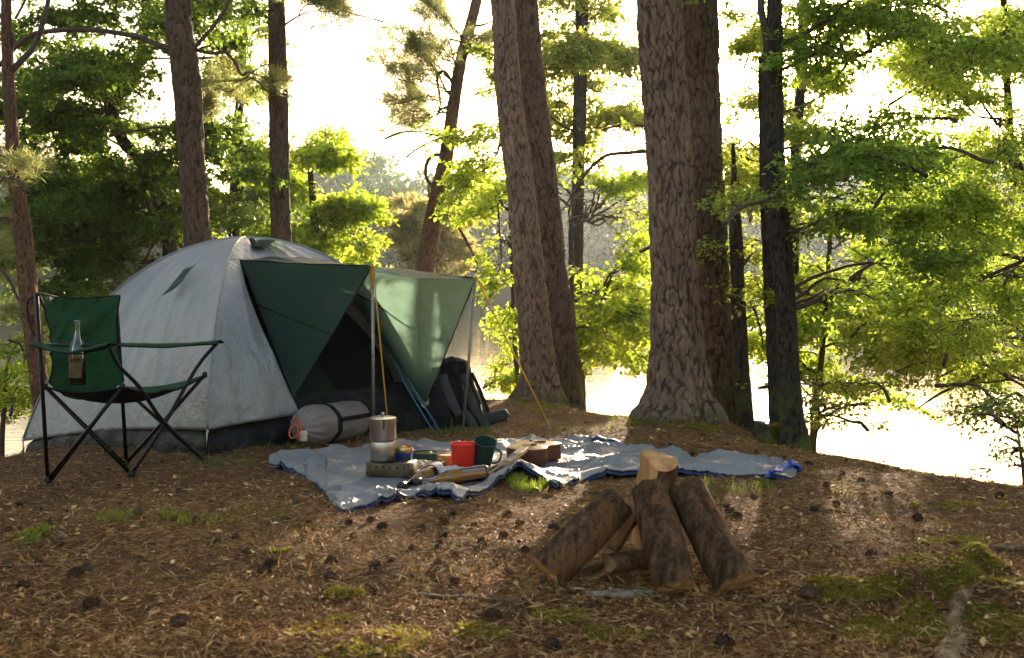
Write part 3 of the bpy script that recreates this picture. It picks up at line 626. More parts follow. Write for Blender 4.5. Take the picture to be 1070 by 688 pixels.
simple_tree('birch_tree', 'fine-leaved birch at the right edge spreading low dark boughs over the water', [(1050, -60, 5), (1049, 0, 6), (1051, 60, 7), (1054, 114, 8), (1056, 160, 10), (1066, 182, 14), (1082, 230, 16), (1092, 320, 18), (1098, 420, 19)], 7.6, M['dark_bark'], M['leaf_birch'],
            [(1010, 50, 60, 60), (1040, 130, 45, 50), (980, 110, 40, 40), (1000, 215, 75, 40), (1030, 290, 50, 45), (960, 290, 50, 40), (1000, 350, 60, 30), (970, 380, 45, 22), (1050, 20, 40, 50), (950, 60, 30, 50), (1055, 385, 25, 25), (940, 330, 40, 30), (1010, 400, 45, 20), (1040, 340, 35, 30), (1020, 250, 60, 25)], 1.8, 1.2,
            dict(seg=36, step=.03, plates=8, amp=.004, seed=55), dict(nt_=12, ns=6, nl=9, size=.048, droop=.3),
            [[(1092, 275, 7), (1070, 271, 6), (1040, 265, 5), (1000, 265, 4), (960, 268, 3), (930, 264, 2)], [(1090, 262, 6), (1066, 274, 5), (1032, 289, 4.5), (1005, 305, 3.5), (975, 325, 2.5)], [(1095, 325, 7), (1070, 340, 6), (1040, 352, 5), (1013, 376, 4), (990, 390, 3), (970, 400, 2)],
             [(1096, 368, 6), (1066, 378, 5), (1030, 392, 4), (985, 410, 3.5), (955, 430, 2.5)], [(1060, 170, 8), (1045, 160, 5), (1020, 152, 4), (990, 150, 3)], [(1090, 235, 6), (1060, 240, 4), (1020, 243, 4), (985, 240, 2)]])
simple_tree('bank_shrub', 'small dark leafy shrub at the water edge on the far right', [(1062, 440, 2), (1066, 470, 3), (1070, 500, 4)], 5.6, M['twig'], M['leaf_dark'],
            [(1050, 455, 24, 16), (1035, 440, 14, 10), (1060, 485, 14, 8)], .5, 1.6, dict(seg=10, step=.05, plates=5, amp=.002, seed=57), dict(nt_=8, ns=3, nl=7, size=.038), cat='shrub')
simple_tree('bank_shrub', 'sparse sprig of small leaves over the bright water below the bank tree', [(850, 395, 2), (856, 430, 2.5), (852, 462, 3)], 7.0, M['twig'], M['leaf_mid'],
            [(880, 400, 28, 14), (875, 425, 30, 12), (865, 440, 18, 9)], .6, 1.2, dict(seg=10, step=.05, plates=5, amp=.002, seed=59), dict(nt_=8, ns=3, nl=6, size=.042), cat='shrub')
simple_tree('oak_tree', 'green oak branches behind the dark forked tree and the right-hand pine', [(850, -200, 12), (838, 60, 11), (830, 200, 12), (828, 400, 14)], 9.6, M['dark_bark'], M['leaf_mid'],
            [(790, 30, 35, 35), (805, 205, 35, 40), (820, 130, 22, 20), (780, 255, 25, 25), (845, 90, 30, 30), (775, 165, 15, 20), (772, 30, 25, 40), (785, 110, 20, 40)], 1.5, 1.0, dict(seg=24, step=.05, plates=8, amp=.004, seed=60), dict(nt_=9, ns=5, nl=9, size=.065))
# the hazy pine across the inlet, seen over the awning
def hazy(T, Lv, pts):
    for k in range(46):
        px = rng.uniform(395, 500); py = 215+abs(rng.normal(0, 1))*38
        if py > 300: continue
        needles(T, Lv, P(448, py+10, 20), P(px, py, 20+rng.uniform(-2, 2)), .018, 9, .13, .32)
simple_tree('spreading_pine', 'broad golden-green pine crown low behind the awning', [(449, 190, 4), (448, 240, 6), (446, 300, 8)], 20.0, M['pine_bark_red'], M['needle_pale'], tk=dict(seg=16, step=.1, plates=7, amp=.01, seed=61), extra=hazy, wide=.16)
# far forest across the lake
def far_crown(seed, tall, conif):
    r = np.random.default_rng(seed); Lv = Leaves()
    nl = 19 if not conif else 12
    for k in range(nl):
        zc = tall*(r.uniform(.05, .92) if k > 3 else r.uniform(.04, .25)); w_ = tall*.30*(1-((zc/tall-.45)/.66)**2)
        c = np.array([r.normal()*w_*.55, r.normal()*w_*.55, zc]); rr = tall*r.uniform(.09, .16); m = 190
        d = r.normal(size=(m, 3)); d /= np.linalg.norm(d, axis=1)[:, None]; p = c+d*rr*r.uniform(.55, 1.1, (m, 1))*np.array([1, 1, .75])
        Lv.put(p, d+r.normal(0, .8, (m, 3)), d+r.normal(0, .6, (m, 3)), tall*.035*r.uniform(.6, 1.3, m))
    return Lv
protos = []
for k in range(5):
    tall = [10, 11.5, 9, 12, 10.5][k]; Lv = far_crown(100+k, tall, False); W = MB(); W.tube([(0, 0, -.5), (0.1, 0, tall*.4), (0, .1, tall*.8)], [.2, .15, .05], 6)
    t = thing('far_tree', 'rounded hazy green tree in the wood across the lake', 'tree', (0, 0, 0), 0, 'trees of the wood across the lake')
    W.build('trunk', M['twig'], t); Lv.build('crown', M['far_leaf'] if k % 2 else M['far_leaf2'], t, .8)
    protos.append(t)
used = set(); far_r = np.random.default_rng(5)
for row, (Yr, n, jit) in enumerate([(78, 62, 3), (88, 60, 5), (100, 54, 6)]):
    for k in range(n):
        px = -400+(k+far_r.uniform(.1, .9))*1850/n; Yy = Yr+far_r.uniform(-jit, jit)-(14 if px < 120 else 0)*0
        i = int(far_r.integers(5)); src = protos[i]
        if i in used:
            o = src.copy(); C.objects.link(o)
            for ch in src.children: c = ch.copy(); C.objects.link(c); c.parent = o
        else: o = src; used.add(i)
        s = far_r.uniform(.62, .92)*(1-.12*(row == 0)); zb = [-.6, .6, 2.0][row]
        o.location = ((px-CX)/F*Yy, Yy, zb); o.scale = (s*1.15, s*1.15, s*(1+.12*row*0)); o.rotation_euler = (0, 0, far_r.uniform(0, 6.28))
# ------------------------------------------------------------------ the tent
def build_tent():
    FL = np.array([-1.40, 5.28]); FR = np.array([-.42, 6.30]); BL = np.array([-2.83, 6.65]); BR = FR+BL-FL
    cor = [FL, FR, BR, BL]; apex = np.array([-1.49, 6.42, 1.095])
    t = thing('tent', 'silver dome tent with green awning pitched under the pines', 'tent', (float(apex[0]), float(apex[1]), h1(apex[0], apex[1])))
    inv = Matrix.Translation(-Vector(t.location))
    def put(o): o.data.transform(inv); return o
    def z0(k): return h1(*cor[k])+[.12, .12, .12, .10][k]
    def pole(k, v, sc_=1.0):
        c = cor[k]; bl = [.15, .2, .4, .48][k]; th = v*math.pi/2
        s = (1-bl)*(1-np.cos(th))+bl*v; z = z0(k)+(apex[2]-z0(k))*np.sin(th)
        x = c[0]+(apex[0]-c[0])*s; y = c[1]+(apex[1]-c[1])*s
        x = apex[0]+(x-apex[0])*sc_; y = apex[1]+(y-apex[1])*sc_; z = z0(k)-.05*(sc_ < 1)+(z-z0(k))*sc_
        return np.stack([x, y, z], -1)
    def panel(k, j, v, u, wr=1.0, sc_=1.0):
        a = pole(k, v, sc_); b = pole(j, v, sc_); p = a+(b-a)*u[..., None]
        # the fabric hangs a little hollow between the poles, with drawn creases
        mid = (cor[k]+cor[j])/2; out = mid-apex[:2]; out = out/np.linalg.norm(out)
        sag = -.025*np.sin(u*math.pi)*np.sin(np.clip(v*1.3, 0, 1)*math.pi)
        cr = .011*fbm(p[..., 0]*5+p[..., 2]*2, p[..., 1]*5, p[..., 2]*3.2, 71+k, 4)
        dg = np.abs(vn(u*13+v*3, v*2.2, 0, 80+k))**.7*.020*np.clip(u*6, 0, 1)*np.clip((1-u)*6, 0, 1)
        w_ = (sag+(cr-dg)*wr)*np.sin(np.clip(u, 0, 1)*math.pi)**.25
        p[..., 0] += out[0]*w_; p[..., 1] += out[1]*w_; p[..., 2] += .03*np.sin(u*math.pi)*np.clip(1-v*3, 0, 1)
        return p
    vt = .655
    un = lambda v: .37-(.37-.10)*np.clip(v/vt, 0, 1)
    uf = lambda v: .95-.08*np.clip(v/vt, 0, 1)
    b = MB()
    for (k, j) in ((3, 0), (2, 3), (1, 2)):
        v, u = np.meshgrid(np.linspace(0, 1, 90), np.linspace(0, 1, 120), indexing='ij'); b.grid(panel(k, j, v, u))
    v, u = np.meshgrid(np.linspace(0, vt, 70), np.linspace(0, 1, 50), indexing='ij'); b.grid(panel(0, 1, v, u*un(v)))
    b.grid(panel(0, 1, v, uf(v)+(1-uf(v))*u))
    v, u = np.meshgrid(np.linspace(vt, 1, 30), np.linspace(0, 1, 60), indexing='ij'); b.grid(panel(0, 1, v, u))
    put(b.build('flysheet', M['silver'], t, thick=.001))
    # seams over the four poles and the pole tips that stand on the ground
    for k in range(4):
        b = MB(); v = np.linspace(0, .995, 40); p = pole(k, v); o2 = p[:, :2]-apex[:2]; p[:, 2] += .003; p[:, :2] += o2*.004
        b.tube(p, .0055, 6); put(b.build('seam', M['silver'], t))
        b = MB(); q = pole(k, np.array([0.]))[0]; b.tube([q+(0, 0, .03), (q[0], q[1], h1(q[0], q[1])-.02)], .006, 8); put(b.build('pole_tip', M['alu'], t))
    # groundsheet tub: black band that shows under the fly
    b = MB(); ring = []
    for k in range(4):
        a, c = cor[k], cor[(k+1) % 4]
        for s in np.linspace(0, 1, 60, endpoint=False): ring.append(lerp(a, c, s))
    ring = np.array(ring); ctr = ring.mean(0); rows = []
    for hh, ins in ((-.05, .985), (.03, .99), (.08, .975), (.13, .93), (.24, .86)):
        q = ctr+(ring-ctr)*ins; n_ = fbm(q[:, 0]*9, q[:, 1]*9, hh*12, 90, 3)*.018
        q = q+(ring-ctr)/np.linalg.norm(ring-ctr, axis=1)[:, None]*n_[:, None]
        rows.append(np.concatenate([q, (H(ring[:, 0], ring[:, 1])+hh)[:, None]], 1))
    b.grid(np.stack(rows, 1), 0, wrap=True)
    put(b.build('groundsheet', M['tub'], t))
    b = MB()
    for (k, j) in ((3, 0), (2, 3), (1, 2)):
        v, u = np.meshgrid(np.linspace(0, 1, 30), np.linspace(0, 1, 40), indexing='ij'); b.grid(panel(k, j, v, u, .3, .83))
    put(b.build('inner_tent', M['tentdark'], t))
    b = MB(); v, u = np.meshgrid(np.linspace(0, 1, 40), np.linspace(0, 1, 60), indexing='ij'); b.grid(panel(0, 1, v, u, .3, .81)); put(b.build('inner_door', M['tentmesh'], t))
    b = MB(); v, u = np.meshgrid(np.linspace(0, .42, 30), np.linspace(.30, .72, 40), indexing='ij'); u = .30+(u-.30)*(1-.6*v/.42)
    b.grid(panel(0, 1, v, u, .5, .835)); put(b.build('door_panel', M['tentdark'], t))
    # awning: roof and two side flaps, near and far
    An = panel(0, 1, np.array([vt]), np.array([un(vt)]), 0)[0]; Af = panel(0, 1, np.array([vt]), np.array([uf(vt)]), 0)[0]
    Tn = np.array(tuple(P(389, 278, 5.67))); Tf = np.array(tuple(P(497, 291, 6.26)))
    Bn = panel(0, 1, np.array([.06]), np.array([un(.06)]), 0)[0]; Bf = np.array(tuple(P(445, 421, 6.22)))
    def tri(A, B_, C_, n=46, sag=.02, seed=1, nrm=None, wr=.010):
        """fabric triangle, A-B top edge, C bottom; hollow edges"""
        s, q = np.meshgrid(np.linspace(0, 1, n), np.linspace(0, 1, n), indexing='ij')
        top = A+(B_-A)*s[..., None]; p = top+(C_-top)*q[..., None]
        nn = np.cross(B_-A, C_-A); nn /= np.linalg.norm(nn)
        edge = np.sin(s*math.pi)*(1-q)
        w_ = sag*np.sin(s*math.pi)*np.sin(q*math.pi)*2+wr*fbm(s*5*(1-q)+seed, q*4, 0, seed, 4)*np.minimum(1, edge*4)+wr*.8*np.abs(vn(s*9, q*2+s*2, 0, seed+3))*np.minimum(1, edge*4)
        return p+nn*w_[..., None]
    b = MB(); b.grid(tri(An, Tn, Bn, sag=.015, seed=3)); put(b.build('near_flap', M['tentgreen'], t, thick=.001)); nfl = C.objects[-1]
    b = MB(); b.grid(tri(Af, Tf, Bf, sag=-.05, seed=6, n=60, wr=.016)); put(b.build('far_flap', M['tentgreen'], t, thick=.001)); ffl = C.objects[-1]
    s, q = np.meshgrid(np.linspace(0, 1, 60), np.linspace(0, 1, 50), indexing='ij')
    Am = (An+Af)/2+np.array([0, 0, .03]); Tm = (Tn+Tf)/2+np.array([0, 0, -.03])
    pa = (An*(1-s[..., None])+Af*s[..., None]); pb = Tn*(1-s[..., None])+Tf*s[..., None]
    p = pa+(pb-pa)*q[..., None]; p[..., 2] += .02*np.sin(s*math.pi)*(1-q)-.035*np.sin(s*math.pi)*q+.010*fbm(s*5, q*5, 0, 13, 3)
    b = MB(); b.grid(p); put(b.build('awning_roof', M['tentgreen'], t, thick=.001))
    for (a, c, par) in ((Tn, Bn, nfl), (Tf, Bf, ffl), (An, Tn, nfl), (Af, Tf, ffl)):
        b = MB(); b.tube([a, (a+c)/2+(0, 0, -.004), c], .0035, 6, sub=4); put(b.build('edge_binding', M['piping'], par))
    b = MB(); n0 = lerp(An, Bn, .33); n1 = lerp(Tn, Bn, .52); b.tube([n0+(0, -.012, 0), (n0+n1)/2+(.0, -.03, 0), n1], .003, 6, sub=3); put(b.build('tension_strap', M['piping'], nfl))
    b = MB(); n0 = lerp(An, Af, .75)*.35+Af*.65+(0, -.02, -.06); n1 = lerp(Tf, Bf, .52); b.tube([n0, (n0+n1)/2+(.0, -.02, 0), n1], .004, 6, sub=3); put(b.build('tension_strap', M['piping'], ffl))
    # roof vent hood and the small green guy tab on the side
    b = MB(); vv, uu = np.meshgrid(np.linspace(0, 1, 14), np.linspace(0, 1, 16), indexing='ij')
    base = panel(0, 1, .74+vv*.13, .36+.30*uu, 0); base += np.array([.35, -.35, .9])*(np.sin(uu*math.pi)*(1-vv)*.055+.004)[..., None]
    b.grid(base); put(b.build('vent_hood', M['tentgreen'], t, thick=.001))
    b = MB(); vv, uu = np.meshgrid(np.linspace(0, 1, 10), np.linspace(0, 1, 10), indexing='ij')
    base = panel(0, 1, .74+vv*.13, .22+.14*uu, 0); base += np.array([.35, -.35, .9])*(.006+.01*np.sin(uu*3.14))[..., None]
    b.grid(base); put(b.build('vent_flap', M['tentdark'], t, thick=.001))
    b = MB(); A, B_, C_ = [panel(3, 0, np.array([v_]), np.array([u_]), 0)[0]+np.array([-.02, -.035, .02]) for v_, u_ in ((.60, .62), (.615, .72), (.47, .56))]
    b.grid(tri(A, B_, C_, 10, .012, 2, wr=.002)); put(b.build('guy_tab', M['tentgreen'], t, thick=.0015))
    # the two steel poles that hold the awning up
    for (T, px, py, Y) in ((Tn, 390.5, 462, 5.60), (Tf, 483.5, 448, 6.26)):
        g = G(px, py); b = MB(); b.tube([T+(0, 0, .012), (g.x, g.y, g.z-.03)], .0085, 10); put(b.build('awning_pole', M['pole'], t))
    for dy in (0, .03):
        b = MB(); b.tube([P(400+dy*230, 352-dy*260, 6.3), P(425+dy*170, 405-dy*60, 6.22), P(452+dy*230, 450-dy*20, 6.12)], .0045, 6); put(b.build('blue_guy_line', M['bluecord'], t))
    b = MB(); g = on(407, 463, .01); b.tube([Tn+(.004, -.012, .01), g], .0038, 6)
    for k in range(5): # loops of spare cord knotted round the pole top
        z = Tn[2]-.005-.012*k; b.tube([(Tn[0]+.013*math.cos(a), Tn[1]+.013*math.sin(a), z+.004*math.sin(a*2+k)) for a in np.linspace(0, 6.1, 9)], .003, 5)
    b.tube([Tn+(.01, -.012, 0), Tn+(.014, -.015, -.05), Tn+(.008, -.014, -.09), Tn+(0, -.014, -.03)], .003, 5, sub=3)
    put(b.build('near_guy_rope', M['rope'], t))
    b = MB(); g2 = G(574, 449); b.tube([Tf+(0, -.008, 0), Tf+(.01, -.01, -.01), (g2.x, g2.y, g2.z+.02)], .0046, 6)
    b.tube([Tf+(.012*math.cos(a), .012*math.sin(a), -.01) for a in np.linspace(0, 6.1, 9)], .004, 5)
    b.tube([Tf+(.004, -.01, .0), Tf+(.05, -.02, -.06), Tf+(.03, -.015, -.02)], .003, 5, sub=3)
    put(b.build('long_guy_rope', M['rope'], t))
    b = MB(); b.tube([(g2.x-.01, g2.y, g2.z+.05), (g2.x+.02, g2.y, g2.z-.05)], .004, 6); put(b.build('peg', M['steel'], t))
    # small pegs and loops at the near corner
    g = on(218, 480); b = MB(); b.tube([(FL[0]+.01, FL[1]-.02, z0(0)-.01), (FL[0]+.01, FL[1]-.05, h1(FL[0], FL[1])+.01)], .004, 5); put(b.build('corner_loop', M['piping'], t))
    for (a, c) in (((26, 468), (6, 492)), ((30, 466), (22, 490))):
        b = MB(); b.tube([P(a[0], a[1], 6.6), G(c[0], c[1])], .003, 5); put(b.build('corner_line', M['piping'], t))
build_tent()

# ------------------------------------------------------------------ folding chair
def build_chair():
    A = G(50, 505); B = G(137, 499); Cf = G(214, 485); D = G(132, 487)
    A.y += 0; z = .006
    t = thing('folding_chair', 'green canvas folding camp chair with black frame left of the tent', 'chair', tuple(A)); inv = Matrix.Translation(-A)
    def put(o): o.data.transform(inv); return o
    At = P(38, 306, A.y-.03); Dt = P(121.5, 309, D.y-.03)
    arm = .60
    nA = P(41, 360, A.y-.01); nF = P(114, 361, 4.62); fD = P(121, 361, D.y-.01); fF = P(227, 358.5, 5.06)
    sNB = P(47, 404, A.y); sFB = P(127, 404, D.y)
    sNF = P(128, 404, 4.72); sFF = P(214, 392, 5.10)
    v = lambda *p: [np.array(tuple(q)) for q in p]
    def tube(name, pts, r=.0085, m='blacktube', sub=0):
        b = MB(); b.tube(v(*pts), r, 10, sub=sub); return put(b.build(name, M[m], t))
    up = Vector((0, 0, .012))
    tube('back_post', [A+up, At]); tube('back_post', [D+up, Dt])
    tube('side_brace', [B+up, sNB]); tube('side_brace', [A+up, sNF]); tube('side_brace', [Cf+up, sFB]); tube('side_brace', [D+up, sFF])
    tube('front_leg', [B+up, P(172, 443, 4.92), P(205, 385, 5.05), fF], sub=4); tube('front_leg', [Cf+up, P(171, 441, 4.86), P(146, 405, 4.72), P(124, 382, 4.65), nF], sub=4)
    tube('rear_brace', [A+up+Vector((.01, .01, 0)), sFB]); tube('rear_brace', [D+up+Vector((-.01, -.01, 0)), sNB])
    tube('arm_rod', [nA, nF+Vector((0, 0, -.004))], .006); tube('arm_rod', [fD, fF+Vector((0, 0, -.004))], .006)
    for q in (A, B, Cf, D):
        b = MB(); b.lathe([(0, 0), (.014, 0), (.016, .004), (.013, .022), (.010, .03), (0, .03)], 14, Matrix.Translation(q)); put(b.build('foot', M['plastic'], t))
    for q in (sNB, sFB, sNF, sFF):
        b = MB(); b.box(q, (.020, .020, .028), bev=.005); put(b.build('bracket', M['plastic'], t))
    def sheet(c00, c10, c01, c11, sag, n=44, seed=1, wr=.006, wrap=None):
        s, q = np.meshgrid(np.linspace(0, 1, n), np.linspace(0, 1, n), indexing='ij'); c = v(c00, c10, c01, c11)
        p = (c[0]*((1-s)*(1-q))[..., None]+c[1]*(s*(1-q))[..., None]+c[2]*((1-s)*q)[..., None]+c[3]*(s*q)[..., None])
        nn = np.cross(c[1]-c[0], c[2]-c[0]); nn /= np.linalg.norm(nn); nn *= 1 if nn[2] > 0 else -1
        e = np.sin(s*math.pi)**.6; f = np.sin(q*math.pi)**.6
        p += nn*(wr*fbm(s*4, q*4, 0, seed, 4)*e)[..., None]
        p = p+np.array(sag(s, q)).transpose(1, 2, 0)
        return p
    fwd = np.array(((nF-nA).normalized())[:]); inw = 1
    # backrest: hung between the posts, its lower part drawn in towards the seat's rear and narrower
    s, q = np.meshgrid(np.linspace(0, 1, 50), np.linspace(0, 1, 50), indexing='ij')
    a_, d_, a2, d2 = v(At, Dt, P(50, 401, 4.80), P(126, 399, 5.1))
    lft = a_*(1-q[..., None])+a2*q[..., None]; rgt = d_*(1-q[..., None])+d2*q[..., None]
    pinch = np.sin(q*math.pi)[..., None]; ax = (d_-a_); lft = lft+ax*.09*pinch; rgt = rgt-ax*.04*pinch
    p = lft*(1-s[..., None])+rgt*s[..., None]
    p += -fwd*(.035*np.sin(s*math.pi)*(1-.3*q))[..., None]; p[..., 2] -= .018*np.sin(s*math.pi)*(1-q)+.075*np.sin(s*math.pi)*q**3
    p += fwd*(.030*fbm(s*4+q, q*3.0, 0, 5, 4)*np.sin(s*math.pi)**.5+.024*np.abs(vn(s*5+q*5, q*2, 0, 6)))[..., None]
    b = MB(); b.grid(p); bo = put(b.build('backrest', M['chairgreen'], t, thick=.002))
    for e in (p[:, 0], p[0], p[-1]):
        b = MB(); b.tube(e, .0042, 6); o = put(b.build('edge_binding', M['piping'], bo))
    # seat: sags low between four corners, edges scooped
    p = sheet(sNB, sFB, sNF, sFF, lambda s, q: (0*s, 0*s, -.060*np.sin(s*math.pi)*(.75+.25*np.sin(q*math.pi))-.022*np.sin(q*math.pi)), seed=9, wr=.009)
    b = MB(); b.grid(p); so = put(b.build('seat', M['chairgreen'], t, thick=.002))
    b = MB(); b.grid(p-np.array([0, 0, .006])); put(b.build('seat_lining', M['piping'], so, thick=.002))
    for e in (p[:, -1], p[0], p[-1]):
        b = MB(); b.tube(e-np.array([0, 0, .003]), .0045, 6); put(b.build('edge_binding', M['piping'], so))
    # arm slings
    for (r, f, sgn, sg_, seed) in ((nA, nF, 1, .030, 3), (fD, fF, 1, .008, 4)):
        r_, f_ = v(r, f); L = f_-r_; sd = np.cross(L/np.linalg.norm(L), (0, 0, 1)); s, q = np.meshgrid(np.linspace(-.05, 1.03, 30), np.linspace(-1, 1, 14), indexing='ij')
        p = r_+L*s[..., None]+sd*(q*(.030+.012*np.sin(np.clip(s, 0, 1)*3.14)))[..., None]; p[..., 2] += .008-.010*q*q-sg_*np.sin(np.clip(s, 0, 1)*math.pi)+.003*vn(s*7, q*2, 0, seed)
        b = MB(); b.grid(p); ob = put(b.build('armrest', M['chairgreen'], t, thick=.004))
        b = MB(); b.tube(p[:, 0], .0035, 5); b.tube(p[:, -1], .0035, 5); put(b.build('armrest_binding', M['piping'], ob))
    # bottle in the cup holder of the near armrest
    c = P(81, 402, 4.70); hgt = .262
    bt = thing('glass_bottle', 'clear glass bottle with brown drink standing in the armrest of the folding chair', 'bottle', tuple(c))
    b = MB(); k = hgt/.262
    b.lathe([(0, .0), (.029, .0), (.0335, .005), (.034, .12), (.033, .145), (.026, .170), (.017, .190), (.0135, .215), (.0125, .245), (.0145, .247), (.0145, .260), (.012, .262), (.0105, .258), (.0108, .22), (.015, .188), (.0235, .168), (.030, .143), (.031, .01), (0, .006)], 28)
    b.build('glass', M['glass'], bt)
    b = MB(); b.lathe([(0, .0075), (.0300, .011), (.0300, .06), (.0300, .110), (0, .110)], 28); b.build('drink', M['brownale'], bt, autos=40)
    b = MB(); a = np.linspace(-2.5, -.7, 14); hh = np.linspace(.03, .095, 8); Aa, Hh = np.meshgrid(a, hh, indexing='ij'); b.grid(np.stack([.0346*np.cos(Aa), .0346*np.sin(Aa), Hh], -1)); b.build('label', M['tin'], bt)
    b = MB(); b.tube([(.036*math.cos(x), .036*math.sin(x), .128) for x in np.linspace(0, 6.2, 20)], .003, 5); o = b.build('cup_ring', M['piping'], t); o.location = c-A
    # a loop of webbing hanging at the back post
    b = MB(); b.tube(v(P(38, 310, A.y), P(30, 314, A.y+.03), P(29, 330, A.y+.05), P(36, 352, A.y)), .004, 6, sub=4); put(b.build('carry_loop', M['piping'], t))
build_chair()

# ------------------------------------------------------------------ sleeping bag in its sack
def frame(o, x, z=(0, 0, 1)):
    """4x4 with local z along x"""
    zz = Vector(x).normalized(); xx = Vector(z).cross(zz).normalized(); yy = zz.cross(xx)
    m = Matrix((xx, yy, zz)).transposed().to_4x4(); m.translation = Vector(o); return m
def build_sack():
    r = .098; g0 = G(327, 469); g1 = G(374, 459)
    c0 = Vector((g0.x-.05, g0.y+.03, g0.z+r*.98)); c1 = Vector((g1.x+.0, g1.y+.14, g1.z+r*.95)); d = c1-c0; L = d.length
    t = thing('sleeping_bag', 'grey-brown rolled sleeping bag with black straps beside the tent door', 'sleeping bag', (c0.x, c0.y, c0.z-r)); 
    Mx = frame(c0, d); Mi = Matrix.Translation(-Vector(t.location)) @ Mx
    n, k = 72, 60; a, s = np.meshgrid(np.linspace(0, 2*math.pi, n, endpoint=False), np.linspace(0, 1, k), indexing='ij')
    def rad(a, s):
        e = np.clip(np.minimum(s, 1-s)/.22, 0, 1); base = r*(1-(1-e)**2.4)**.5
        pleat = .006*np.cos(a*17+np.sin(a*3)*2)*(1-e)**.7*np.clip(e*4, 0, 1)
        belt = -.008*np.exp(-((s-.34)/.03)**2)-.006*np.exp(-((s-.86)/.03)**2)
        return base+pleat+belt+.006*fbm(np.cos(a)*3, s*6, np.sin(a)*3, 5, 3)*np.clip(e*3, 0, 1)
    R_ = rad(a, s); zz = s*L*1.12-.04
    p = np.stack([R_*np.cos(a), R_*np.sin(a), zz], -1)
    tr = lambda q: q @ np.array(Mi)[:3, :3].T+np.array(Mi)[:3, 3]
    b = MB(); b.grid(tr(p), 0, wrap=True); sk = b.build('sack', M['bagcloth'], t)
    for s0 in (.34, .86):
        b = MB(); aa = np.linspace(0, 2*math.pi, 60, endpoint=False)
        pr = np.stack([np.stack([(rad(aa, np.full(60, s0+ds))+.004)*np.cos(aa), (rad(aa, np.full(60, s0+ds))+.004)*np.sin(aa), np.full(60, (s0+ds)*L*1.12-.04)], -1) for ds in (-.03, -.01, .01, .03)], 1)
        b.grid(tr(pr), 0, wrap=True); b.build('strap', M['piping'], t, thick=.003)
    # lengthwise strap facing the camera side
    for ang in (math.pi*1.5+.55,):
        pass
    Minv = Mx.inverted(); camdir = Minv.to_3x3() @ (Vector((0, 0, 1.1))-c0); a0 = math.atan2(camdir.y, camdir.x)
    b = MB(); ss = np.linspace(.34, .90, 24); pr = np.stack([np.stack([(rad(np.full(24, a0+da), ss)+.005)*np.cos(a0+da), (rad(np.full(24, a0+da), ss)+.005)*np.sin(a0+da), ss*L*1.12-.04], -1) for da in (-.10, 0, .10)], 1)
    b.grid(tr(pr)); b.build('strap', M['piping'], t, thick=.003)
    b = MB(); e = [(.0, .0, -.035), (.02, .03, -.06), (-.01, .05, -.07), (-.03, .01, -.075), (-.02, -.03, -.085), (.02, -.045, -.08), (.035, -.01, -.07), (.005, .015, -.06), (-.02, -.05, -.075)]
    b.tube(tr(np.array(e)), .004, 6, sub=5); b.build('drawcord', M['orange'], sk)
    b = MB(); b.tube(tr(np.array([(0, 0, -.03), (.005, .0, -.05)])), [.022, .012], 14); b.build('gathered_mouth', M['bagcloth'], sk)
    b = MB(); b.box(tr(np.array([[.045*math.cos(a0+1.2), .045*math.sin(a0+1.2), -.045]]))[0], (.035, .004, .05), bev=.002); b.build('care_tag', M['cream'], t)
build_sack()

